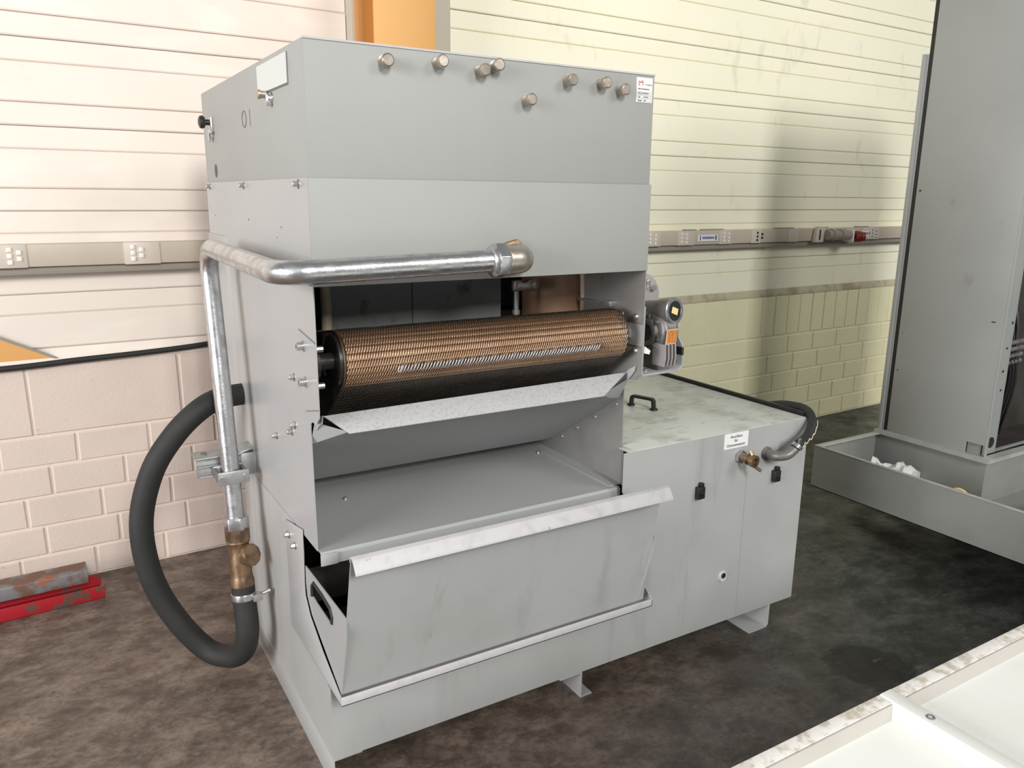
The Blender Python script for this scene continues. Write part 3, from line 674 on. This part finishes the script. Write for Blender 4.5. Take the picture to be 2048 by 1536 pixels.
# clamp bracket and rod
b = MB(); b.prism([(.785, 1.435), (.865, 1.435), (.872, 1.442), (.872, 1.468), (.865, 1.474), (.842, 1.474), (.832, 1.465), (.818, 1.465), (.808, 1.474), (.785, 1.474), (.780, 1.468), (.780, 1.442)], 1, .285, .300); cl = b.build('clamp_bracket', M['nickel'], WM, .002)
for x in (.797, .858): b = MB(); b.cyl((x, .278, 1.456), (x, .286, 1.456), .009, 6); b.build('clamp_screw', M['clampm'], cl)
b = MB(); b.cyl((.803, .305, 1.440), (.803, .305, 1.30), .0095, 14); b.cyl((.803, .305, 1.37), (.803, .305, 1.355), .014, 14); b.build('support_rod', M['clampm'], cl)
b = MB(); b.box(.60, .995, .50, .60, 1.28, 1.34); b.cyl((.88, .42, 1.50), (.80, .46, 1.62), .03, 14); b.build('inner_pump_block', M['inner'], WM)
b = MB(); b.box(1.068, 1.096, .125, .32, 1.388, 1.394); sb = b.build('small_bracket', M['clampm'], WM, .001)
b = MB(); b.box(1.062, 1.0965, .120, .165, 1.3945, 1.404); b.build('bracket_block', M['clampm'], sb, .001)

# trough bracket on the tank front
b = MB(); b.prism([(.385, .362), (.385, .737), (.190, .775), (.189, .70), (.200, .60), (.195, .555), (.155, .508), (.043, .450), (-.112, .388), (-.118, .362)], 0, -.006, -.003)
tb = b.build('trough_bracket', M['paint'], WM, .0006)
b = MB(); b.box(-.006, 1.115, -.118, -.114, .362, .390).box(-.006, 1.115, -.118, .0, .362, .366); b.build('bracket_lip', M['paintw'], tb, .0008)
b = MB(); b.prism([(-.118, .362), (-.118, .388), (-.05, .44), (0, .45), (0, .362)], 0, 1.112, 1.115); b.build('bracket_end', M['paint'], tb)
for y, z in ((.345, .700), (.275, .690)):
    link('bolt', BOLT, tb, (-.006, y, z), dirrot((-1, 0, 0)))

# -------- riser pipe assembly
PX, PY, PR = -.100, .775, .0300
PZ = 1.568; FYp = -.105
pts = fillet([(PX, PY-.06, .655), (PX, PY, 1.0), (PX, .79, PZ+.01), (PX-.006, FYp, PZ), (.480, FYp, PZ+.006)], .075, 10)
pts = fillet([(PX, .690, .640), (PX, .765, 1.15), (PX, .835, PZ+.008), (PX-.004, FYp, PZ-.004), (.485, FYp, PZ+.010)], .085, 10)
b = MB(); b.tube(pts, PR, 28); pipe = b.build('riser_pipe', M['galv'], WM, ang=60)
b = MB(); b.cyl((.480, FYp, PZ+.010), (.515, FYp, PZ+.010), .050, 6, rot=.25); b.cyl((.468, FYp, PZ+.010), (.482, FYp, PZ+.010), .036, 24, .047); b.build('union_nut', M['galv'], pipe, .003)
b = MB(); b.tube(fillet([(.512, FYp, PZ+.010), (.585, FYp, PZ+.010), (.585, -.024, PZ+.010)], .042, 10), .0395, 24); b.lathe((.514, FYp, PZ+.01), (1, 0, 0), [(0, .042), (.008, .042)], 24)
elbow = b.build('pipe_elbow', M['nickel'], pipe, ang=60)
b = MB(); b.cyl((.585, -.040, PZ+.01), (.585, -.022, PZ+.01), .054, 6, rot=.3); b.build('wall_nut', M['brass'], pipe, .002)
vd = (Vector((PX, .690, .640)) - Vector((PX, .765, 1.15))).normalized()   # pipe axis, downwards
V0 = Vector((PX, .690, .640))
b = MB(); b.cyl(V0-vd*.012, V0+vd*.032, .043, 6, rot=.35); b.build('lock_nut', M['galv'], pipe, .003)
b = MB(); b.cyl(V0+vd*.030, V0+vd*.072, .042, 8); b.lathe(V0+vd*.07, vd, [(0, .036), (.008, .040), (.014, .036), (.03, .034), (.05, .036), (.09, .038), (.12, .036), (.135, .038), (.15, .041), (.165, .041), (.166, .035)], 24)
sd = Vector((.42, -.62, .30)).normalized()
c1 = V0+vd*.135
b.lathe(c1, sd, [(0, .030), (.045, .030)], 24); valve = b.build('check_valve', M['brass'], pipe, ang=40)
b = MB(); b.lathe(c1+sd*.043, sd, [(0, .040), (.018, .040), (.023, .036)], 10); b.build('valve_cap', M['brass'], pipe, .001)
H0 = V0+vd*.232
b = MB(); b.lathe(V0+vd*.228, vd, [(0, .034), (.006, .041), (.03, .041)], 24); 
H1 = V0+vd*.30
def hz_(x, y, z): return Vector((x, y, z))
hosep = spline([V0+vd*.235, V0+vd*.30, V0+vd*.40, (-.112, .66, .155), (-.15, .72, .105), (-.22, .80, .115), (-.31, .84, .25), (-.372, .86, .42), (-.385, .87, .62), (-.335, .87, .80), (-.25, .87, .925), (-.16, .87, 1.005), (-.08, .90, 1.03), (.002, .93, 1.03)], 8)
b = MB(); b.tube(hosep, .040, 28); hose = b.build('rubber_hose', M['rubber'], WM, ang=70)
b = MB(); b.cyl(V0+vd*.262, V0+vd*.285, .043, 28); q = V0+vd*.274
b.cyl(q+Vector((.035, -.028, .002)), q+Vector((.085, -.034, .016)), .0065, 10); b.box(q.x+.022, q.x+.055, q.y-.045, q.y-.022, q.z-.012, q.z+.014); b.build('hose_clamp', M['zinc'], hose, .001)
# pipe clamp bolted to the tank corner
cz = .80; cy = .725
b = MB(); b.box(-.150, -.046, cy-.050, cy-.041, cz-.024, cz+.024); pc = b.build('pipe_clamp', M['clampm'], WM, .004)
b = MB(); b.box(-.150, -.046, cy+.035, cy+.043, cz-.022, cz+.022); b.build('clamp_strap', M['clampm'], pc, .003)
b = MB(); b.box(-.150, -.052, cy-.041, cy-.030, cz-.018, cz+.018); b.box(-.150, -.138, cy-.03, cy+.035, cz-.018, cz+.018).box(-.062, -.050, cy-.03, cy+.035, cz-.018, cz+.018); b.build('clamp_bush', M['motor'], pc, .002)
for x in (-.140, -.058): b = MB(); b.cyl((x, cy-.056, cz), (x, cy-.049, cz), .009, 12); b.build('clamp_bolt', M['zinc'], pc)
b = MB(); b.prism([(-.20, .845), (-.045, .845), (-.045, .85), (0, .86), (0, .854), (-.04, .843), (-.04, .839), (-.2, .839)], 1, .80, .89); b.box(-.195, -.045, .83, .836, .765, .842); b.box(-.195, -.06, .80, .83, .81, .814); b.box(-.19, -.06, .79, .83, .775, .781)
b.box(-.045, .0, .80, .83, .76, .842); b.build('clamp_arm', M['clampm'], pc, .0015)
b = MB(); b.cyl((-.165, .845, .845), (-.165, .845, .852), .010, 6); b.build('clamp_bolt', M['motor'], pc)

# -------- gear motor outside the right plate
mb = MB(); mb.box(1.101, 1.107, -.018, .30, 1.165, 1.50)
pr = [(1.101, 1.173), (1.109, 1.165), (1.265, 1.165), (1.282, 1.170), (1.288, 1.185), (1.288, 1.25), (1.282, 1.25), (1.282, 1.19), (1.275, 1.176), (1.26, 1.171), (1.111, 1.171), (1.107, 1.175)]
mb = MB(); mb.prism(pr, 1, -.015, .24); mb.prism([(-.015, 1.25), (-.015, 1.22), (.24, 1.22), (.24, 1.40), (.09, 1.38)], 0, 1.282, 1.288); mb.prism([(-.018, 1.17), (.24, 1.17), (.24, 1.43), (.06, 1.43), (-.018, 1.40)], 0, 1.101, 1.107)
mbr = mb.build('motor_bracket', M['paint'], WM, .0008)
b = MB(); b.cyl((1.16, .03, 1.172), (1.16, .03, 1.178), .007, 8); b.build('bracket_screw', M['zinc'], mbr)
GC = Vector((1.235, .060, 1.300))
b = MB(); b.lathe((1.190, GC.y, GC.z), (1, 0, 0), [(0, .060), (.004, .072), (.010, .078), (.016, .080), (.018, .086), (.052, .086), (.054, .080), (.068, .075)], 40)
b.box(1.200, 1.250, GC.y-.05, GC.y+.06, 1.172, 1.25)
gm = b.build('gear_motor', M['motor'], WM, ang=35)
b = MB(); b.lathe((1.178, GC.y, GC.z), (1, 0, 0), [(0, .030), (.001, .042), (.004, .046), (.012, .048), (.014, .060)], 32); b.build('bearing_cover', M['motor'], gm)
b = MB(); b.cyl((1.176, GC.y, GC.z), (1.1785, GC.y, GC.z), .030, 24); b.build('bore', M['blackp'], gm)
for i in range(6):
    a = i*PI/3+.3; b = MB(); b.cyl((1.183, GC.y+.061*math.cos(a), GC.z+.061*math.sin(a)), (1.194, GC.y+.061*math.cos(a), GC.z+.061*math.sin(a)), .0075, 6); b.build('cover_screw', M['zinc'], gm)
for i in range(8):
    a = i*PI/4+.1; b = MB(); b.box(-.004, .004, -.004, .004, 0, .014); me = b.mesh('rib', M['motor']); link('rib', me, gm, (1.184, GC.y+.050*math.cos(a), GC.z+.050*math.sin(a)), (a-PI/2, 0, 0))
wd = Vector((.18, -1, .10)).normalized(); W0 = Vector((1.222, .085, 1.368))
b = MB(); b.lathe(W0-wd*.06, wd, [(0, .034), (.05, .035), (.09, .037), (.12, .044), (.155, .046), (.156, .036)], 32); b.build('worm_housing', M['motor'], gm, ang=35)
b = MB(); b.lathe(W0+wd*.094, wd, [(0, .046), (.003, .047), (.006, .044), (.0062, .034), (.002, .033)], 32); b.build('end_ring', M['galv'], gm)
b = MB(); b.cyl(W0+wd*.094, W0+wd*.0985, .033, 28); b.build('end_cap', M['blackp'], gm)
q = W0+wd*.0990; b = MB(); b.box(-.016, .016, -.011, .011, 0, .0008); link('tag', b.mesh('tag', M['tagy']), gm, q, (Matrix.Rotation(-.35, 3, wd) @ wd.to_track_quat('Z', 'Y').to_matrix()).to_euler(), label='small yellow tag')
# type plate and cooling fins on the round flank, towards the camera
nd = Vector((.12, -1, -.10)).normalized()
q = GC + Vector((-.018, -.0865, -.006))
b = MB(); b.box(-.026, .026, -.026, .026, 0, .002); me = b.mesh('type_plate_rim', M['ductp']); link('type_plate_rim', me, gm, q, nd.to_track_quat('Z', 'Y').to_euler())
b = MB(); b.box(-.023, .023, -.023, .023, .002, .0026); me = b.mesh('type_plate', M['orange']); link('type_plate', me, gm, q, nd.to_track_quat('Z', 'Y').to_euler(), label='orange type plate')
for i in range(4):
    x = 1.187+.015*i; b = MB(); b.prism([(GC.y-.092, 1.268), (GC.y-.096, 1.222), (GC.y-.090, 1.192), (GC.y-.03, 1.192), (GC.y-.03, 1.268)], 0, x, x+.0035); b.build('cooling_fin', M['motor2'], gm)
b = MB(); b.cyl((1.245, .175, 1.405), (1.245, .190, 1.405), .086, 40); fl = b.build('motor_flange', M['motor2'], gm, .002)
b = MB(); b.cyl((1.295, .160, 1.435), (1.295, .176, 1.435), .011, 6); b.build('flange_bolt', M['zinc'], gm)
b = MB(); b.cyl((1.245, .19, 1.405), (1.245, .42, 1.405), .072, 32); b.build('motor_body', M['motor'], gm, .002)
b = MB(); b.box(1.112, 1.125, .0, .006, 1.452, 1.492); b.box(1.120, 1.135, -.002, .008, 1.46, 1.486); b.build('plate_clip', M['zinc'], mbr, .001)
b = MB(); b.prism([(1.108, 1.245), (1.128, 1.240), (1.132, 1.252), (1.108, 1.268)], 1, -.022, -.015); b.build('cable_tie', M['key'], mbr)

# ------------------------------------------------------------------ REMOVABLE DRAWER
DW = thing('strainer_drawer', 'grey steel tilted drawer hanging in the bracket under the washing machine mouth', 'drawer', (.53, 0, .39))
b = MB()
v = [(.003, -.100, .392), (1.085, -.100, .392), (1.052, -.200, .835), (.006, -.212, .838)]
v = [(.001, -.104, .392), (1.083, -.104, .392), (1.040, -.215, .838), (.002, -.222, .842)]
b.add([*v, *[(x, y+.003, z) for x, y, z in v]], [(0, 1, 2, 3), (7, 6, 5, 4), (0, 4, 5, 1), (1, 5, 6, 2), (2, 6, 7, 3), (3, 7, 4, 0)])
dfp = b.build('drawer_front', M['tankfront'], DW)
# rolled lip: bends forward and down
b = MB(); prof = [(-.218, .842), (-.221, .856), (-.231, .862), (-.244, .857), (-.262, .830), (-.265, .822), (-.262, .822), (-.242, .853), (-.231, .858), (-.224, .854), (-.221, .842)]
b.prism(prof, 0, .0, 1.048)
# cut/round corners of the lip
lipo = b.build('drawer_lip', M['paintw'], DW, .0008)
sidep = [(-.172, .660), (.195, .655), (.199, .60), (.190, .556), (.150, .512), (.030, .455), (-.100, .394), (-.105, .394), (-.168, .600)]
hole = [(.112, .636), (.131, .618), (.137, .585), (.098, .580), (-.044, .577), (-.058, .609), (-.041, .628)]
def plate_hole(outer, inner, x0, x1):
    bm = bmesh.new()
    ov = [bm.verts.new((x0, y, z)) for y, z in outer]; iv = [bm.verts.new((x0, y, z)) for y, z in inner]
    eds = [bm.edges.new((ov[i], ov[(i+1) % len(ov)])) for i in range(len(ov))] + [bm.edges.new((iv[i], iv[(i+1) % len(iv)])) for i in range(len(iv))]
    bmesh.ops.triangle_fill(bm, edges=eds, use_beauty=True)
    r = bmesh.ops.extrude_face_region(bm, geom=bm.faces[:])
    for g_ in r['geom']:
        if isinstance(g_, bmesh.types.BMVert): g_.co.x = x1
    bmesh.ops.recalc_face_normals(bm, faces=bm.faces)
    mb_ = MB(); bm.verts.index_update(); mb_.add([v_.co[:] for v_ in bm.verts], [[v_.index for v_ in f_.verts] for f_ in bm.faces]); bm.free(); return mb_
plate_hole(sidep, hole, -.0005, .0025).build('drawer_side', M['paint'], DW, ang=20)
MB().prism(sidep, 0, 1.060, 1.063).build('drawer_side', M['paint'], DW)
b = MB(); hl = [Vector((.001, y, z)) for y, z in hole[:3]] ; b.tube([Vector((.0, .134, .584)), Vector((0, .130, .618)), Vector((0, .112, .635)), Vector((0, .03, .634)), Vector((0, -.041, .626)), Vector((0, -.056, .608)), Vector((0, -.05, .585))], .0065, 8); b.build('handle_edging', M['rubber'], DW)
b = MB(); b.add([(.003, .150, .512), (1.06, .150, .512), (1.06, -.102, .395), (.003, -.102, .395), (.003, .150, .509), (1.06, .150, .509), (1.06, -.102, .392), (.003, -.102, .392)], [(0, 1, 2, 3), (7, 6, 5, 4), (0, 4, 5, 1), (1, 5, 6, 2), (2, 6, 7, 3), (3, 7, 4, 0)]); b.build('drawer_bottom', M['inner'], DW)
b = MB(); b.box(.003, 1.06, .190, .193, .53, .645); b.build('drawer_back', M['inner'], DW)

# ------------------------------------------------------------------ RIGHT: drip tray and cabinet
TX0, TX1, TY0, TY1, TZ0, TZ1 = 2.955, 5.2, -1.0, .685, .205, .438
TR = thing('drip_tray', 'large grey steel drip tray raised on feet under the tall cabinet', 'tray', (4.0, -.1, 0))
def walls(b, x0, x1, y0, y1, z0, z1, t):
    b.box(x0, x1, y0, y0+t, z0, z1).box(x0, x1, y1-t, y1, z0, z1).box(x0, x0+t, y0+t, y1-t, z0, z1).box(x1-t, x1, y0+t, y1-t, z0, z1)
b = MB(); walls(b, TX0, TX1, TY0, TY1, TZ0, TZ1, .004); b.box(TX0, TX1, TY0, TY1, TZ0, TZ0+.004); b.build('tray_wall', M['trayg'], TR)
b = MB(); rw = .040; b.box(TX0-.002, TX0+.016, TY0, TY1, TZ1-.004, TZ1+.002).box(TX0+.016, TX1, TY1-rw, TY1, TZ1-.004, TZ1+.002).box(TX0+.016, TX1, TY0, TY0+rw, TZ1-.004, TZ1+.002).box(TX1-rw, TX1, TY0+rw, TY1-rw, TZ1-.004, TZ1+.002); b.build('tray_rim', M['rimg'], TR, .001)
PX0, PX1, PY0 = 3.47, 4.75, .030
b = MB(); walls(b, PX0+.02, PX1, PY0+.02, TY1-.005, TZ0+.004, TZ1, .004); b.build('pedestal', M['trayg'], TR)
b = MB(); b.box(PX0, PX0+.055, PY0, TY1-rw, TZ1-.002, TZ1+.020).box(PX0+.055, PX1, PY0, PY0+.05, TZ1-.002, TZ1+.020).box(PX0, PX1, TY1-rw, TY1, TZ1+.0025, TZ1+.02).box(PX1-.04, PX1, PY0+.05, TY1-rw, TZ1-.002, TZ1+.02); b.build('pedestal_rim', M['rimg'], TR)
for x in (3.9, 4.9):
    for y in (-.6, .3): b = MB(); b.box(x-.04, x+.04, y-.05, y+.05, 0, TZ0); b.build('foot', M['inner'], TR)
CZ = TZ1+.020
CB = thing('steel_cabinet', 'tall grey steel control cabinet standing in the drip tray at the right', 'cabinet', (4.05, .35, CZ))
b = MB(); b.prism([(.075, CZ+.06), (.075, 2.80), (.625, 2.80), (.625, CZ), (.17, CZ), (.17, CZ+.06)], 0, 3.500, 3.504); side = b.build('side_panel', M['cab'], CB, .001)
b = MB(); b.box(3.504, 3.52, .650, .662, CZ, 2.49).box(3.490, 3.52, .662, .680, CZ, 2.49); b.build('rear_flange', M['cab'], CB, .001)
b = MB(); b.box(3.505, 3.52, .625, .650, CZ+.001, 2.79); b.build('rear_gap', M['blackp'], CB)
b = MB(); b.box(3.53, 4.6, .60, .64, CZ, 2.80).box(4.56, 4.6, .10, .64, CZ, 2.80).box(3.504, 4.6, .078, .62, 2.76, 2.80).box(3.53, 4.6, .1, .62, CZ, CZ+.004); b.build('cabinet_shell', M['cab'], CB)
b = MB(); b.box(3.500, 3.525, .071, .075, CZ+.001, 2.80).box(3.520, 3.64, .092, .096, CZ+.001, 2.80).box(3.636, 3.64, .096, .20, CZ+.001, 2.80); b.build('front_post', M['cab'], CB, .001)
b = MB(); b.box(3.66, 4.55, .30, .31, CZ+.005, 2.75).box(3.645, 3.649, .20, .30, CZ+.005, 2.75).box(3.66, 4.55, .12, .298, CZ+.005, CZ+.008); b.build('interior_shade_plate', M['inner'], CB)  # near-black plates added to paint in the shade inside the cabinet
for x, z, r in ((3.585, .52, .030), (3.60, .80, .007), (3.60, 1.02, .007), (3.615, 1.15, .008), (3.595, .90, .008)):
    b = MB(); b.cyl((x, .0912, z), (x, .092, z), r, 18); b.build('hole', M['blackp'], CB)
b = MB(); b.cyl((3.4992, .128, CZ+.03), (3.4999, .128, CZ+.03), .001, 6)
b = MB(); b.cyl((3.518, .12, CZ+.03), (3.5195, .12, CZ+.03), .025, 16); b.build('hole', M['blackp'], CB)
b = MB(); b.box(3.512, 3.520, .1, .17, CZ+.001, CZ+.062); b.build('base_corner', M['trayg'], CB)
for y, z, r in ((.605, .82, .004), (.605, 1.80, .006), (.605, 1.03, .0025)):
    b = MB(); b.lathe((3.500, y, z), (-1, 0, 0), [(0, r), (.001, r*.9), (.0011, r*.3)], 10); b.build('pin_hole', M['blackp'], CB)
b = MB(); b.box(3.4990, 3.5001, .115, .135, 1.155, 1.160); b.build('slot', M['blackp'], CB)
for k in range(3):
    b = MB(); b.tube(spline([(3.70+.05*k, .20, 1.30), (3.68+.04*k, .13, 1.05), (3.72+.03*k, .12, .80), (3.76+.05*k, .2, .50)], 6), .009, 8); b.build('cable', M['disc'], CB)
b = MB()
for k in range(4): b.cyl((3.66, .12, .93+.035*k), (3.80, .12, .935+.035*k), .012, 10)
b.build('fitting', M['motor'], CB)
# crumpled towel, brass fitting and hose end lying in the tray
b = MB(); random.seed(3); nx, ny = 12, 8; vv = []
ux = Vector((.94, -.34, 0)).normalized()
for j in range(ny):
    for i in range(nx):
        u_ = i/(nx-1)-.5; w_ = j/(ny-1)-.5
        vv.append((3.50-.0+.0, 0, 0))
vv = []
c0 = Vector((3.375, .47, TZ0+.065))
ax = Vector((.35, -.93, 0)).normalized(); ay = Vector((.93, .35, 0))
for j in range(ny):
    for i in range(nx):
        u_ = i/(nx-1)-.5; w_ = j/(ny-1)-.5
        p = c0 + ax*u_*.235 + ay*w_*.15 + Vector((0, 0, .05*math.cos(w_*PI)+.014*math.sin(9*u_+3*w_)+.010*math.sin(23*u_-7*w_)+random.uniform(-.005, .005)))
        vv.append(p)
top = len(vv); vv2 = [Vector((p.x, p.y, TZ0+.006)) for p in vv]
f = [(j*nx+i, j*nx+i+1, (j+1)*nx+i+1, (j+1)*nx+i) for j in range(ny-1) for i in range(nx-1)]
bd_ = [i for i in range(nx)] + [j*nx+nx-1 for j in range(1, ny)] + [(ny-1)*nx+i for i in range(nx-2, -1, -1)] + [j*nx for j in range(ny-2, 0, -1)]
f += [(bd_[k], bd_[k]+top, bd_[(k+1) % len(bd_)]+top, bd_[(k+1) % len(bd_)]) for k in range(len(bd_))]
f += [tuple(i+top for i in bd_)]
b.add(vv+vv2, f); o = b.build('paper_towel', M['towel'], ang=20); o['label'] = 'crumpled white paper towel lying in the grey drip tray'; o['category'] = 'towel'
b = MB(); b.tube(spline([(3.385, .165, TZ0+.024), (3.385, .150, TZ0+.065), (3.392, .115, TZ0+.085), (3.402, .07, TZ0+.065), (3.412, .04, TZ0+.012)], 6), .0065, 10); b.cyl((3.385, .166, TZ0+.005), (3.385, .160, TZ0+.040), .012, 8)
o = b.build('brass_pipe', M['tagy']); o['label'] = 'short bent brass pipe end in the drip tray beside the pedestal'; o['category'] = 'pipe'
b = MB(); b.tube(spline([(3.30, -.375, TZ0+.150), (3.36, -.33, TZ0+.150), (3.50, -.25, TZ0+.12), (3.8, -.2, TZ0+.03), (4.1, -.25, TZ0+.02)], 6), [.004]+[.016]*24, 12); o = b.build('hose_end', M['cuorange']); o['label'] = 'orange brown hose end lying in the tray at the right edge'; o['category'] = 'hose'

# ------------------------------------------------------------------ FOREGROUND white panel
SZ = .80
SH = thing('white_frame_panel', 'white steel framed panel with worn rim lying flat in the right foreground', 'panel', (1.3, -2.0, 0))
Y1 = -1.205; X0s, X1s = -.05, 3.4; Y0s = -3.2
b = MB(); b.box(X0s, X1s, Y0s, Y1-.004, SZ-.032, SZ-.028); pan = b.build('panel_sheet', M['sheet'], SH)
b = MB(); b.box(X0s, X1s, Y1-.028, Y1, SZ-.003, SZ).box(X0s, X1s, Y1-.003, Y1, SZ-.06, SZ-.003); b.build('worn_rim', M['sheetrim'], SH, .001)
b = MB(); b.prism([(Y1-.028, SZ-.003), (Y1-.031, SZ-.003), (Y1-.040, SZ-.028), (Y1-.037, SZ-.028)], 0, X0s, X1s); b.box(X0s, X1s, Y0s, Y0s+.03, SZ-.028, SZ).box(X0s, X0s+.03, Y0s, Y1-.03, SZ-.028, SZ).box(X1s-.03, X1s, Y0s, Y1-.03, SZ-.028, SZ); b.build('inner_edge', M['sheetedge'], SH)
cx = .755; b = MB(); b.prism([(cx-.030, SZ-.028), (cx-.017, SZ+.003), (cx+.017, SZ+.003), (cx+.024, SZ-.028)], 1, Y0s+.03, Y1-.001); bar = b.build('cross_bar', M['sheet'], SH, .002)
b = MB(); b.tube(arc((cx, -1.30, SZ+.0035), .0065, 0, 2*PI, 16, (1, 0, 0), (0, 1, 0)), .0018, 6); b.build('screw_hole', M['inkg'], SH)
for x in (.1, 3.3):
    for y in (-3.1, -1.75): b = MB(); b.box(x-.025, x+.025, y-.025, y+.025, 0, SZ-.032); b.build('leg', M['paint'], SH, .002)

# ------------------------------------------------------------------ LEFT: steel sections on the floor
RC = thing('red_steel_channel', 'chipped red painted steel channel on the floor against the left wall', 'steel section', (-1.4, 1.72, 0))
def obb(b, p0, p1, prof):
    """extrude profile (side, up) along p0->p1"""
    p0 = Vector(p0); p1 = Vector(p1); d = (p1-p0).normalized(); s_ = Vector((0, 0, 1)).cross(d).normalized()*-1; u_ = s_.cross(d).normalized()
    if u_.z < 0: u_ = -u_
    n = len(prof); v = [p0+s_*a+u_*c for a, c in prof] + [p1+s_*a+u_*c for a, c in prof]
    return b.add(v, [tuple(range(n)), tuple(range(2*n-1, n-1, -1))] + [(i, (i+1) % n, n+(i+1) % n, n+i) for i in range(n)])
# channel open to the top
b = MB(); obb(b, (-.505, 1.70, 0), (-2.5, 1.585, 0), [(-.06, .004), (-.055, 0), (.085, 0), (.09, .004), (.09, .055), (.084, .055), (.084, .007), (-.053, .007), (-.053, .060), (-.06, .060)])
b.build('channel_body', M['red'], RC, .0015)
b = MB(); b.box(-.512, -.503, 1.645, 1.665, .035, .060); b.build('end_stop', M['red'], RC)
RG = thing('rusty_steel_section', 'grey and rusty steel bar lying on the red channel by the wall', 'steel section', (-1.5, 1.78, .06))
b = MB(); obb(b, (-.560, 1.735, .066), (-2.4, 1.675, .064), [(-.045, 0), (.06, .0), (.063, .004), (.063, .055), (.056, .060), (-.04, .060), (-.046, .054)])
b.build('bar_body', M['rust'], RG, .002)

for o in bpy.data.objects:
    if o.type == 'MESH' and not o.data.materials: o.data.materials.append(M['paint'])
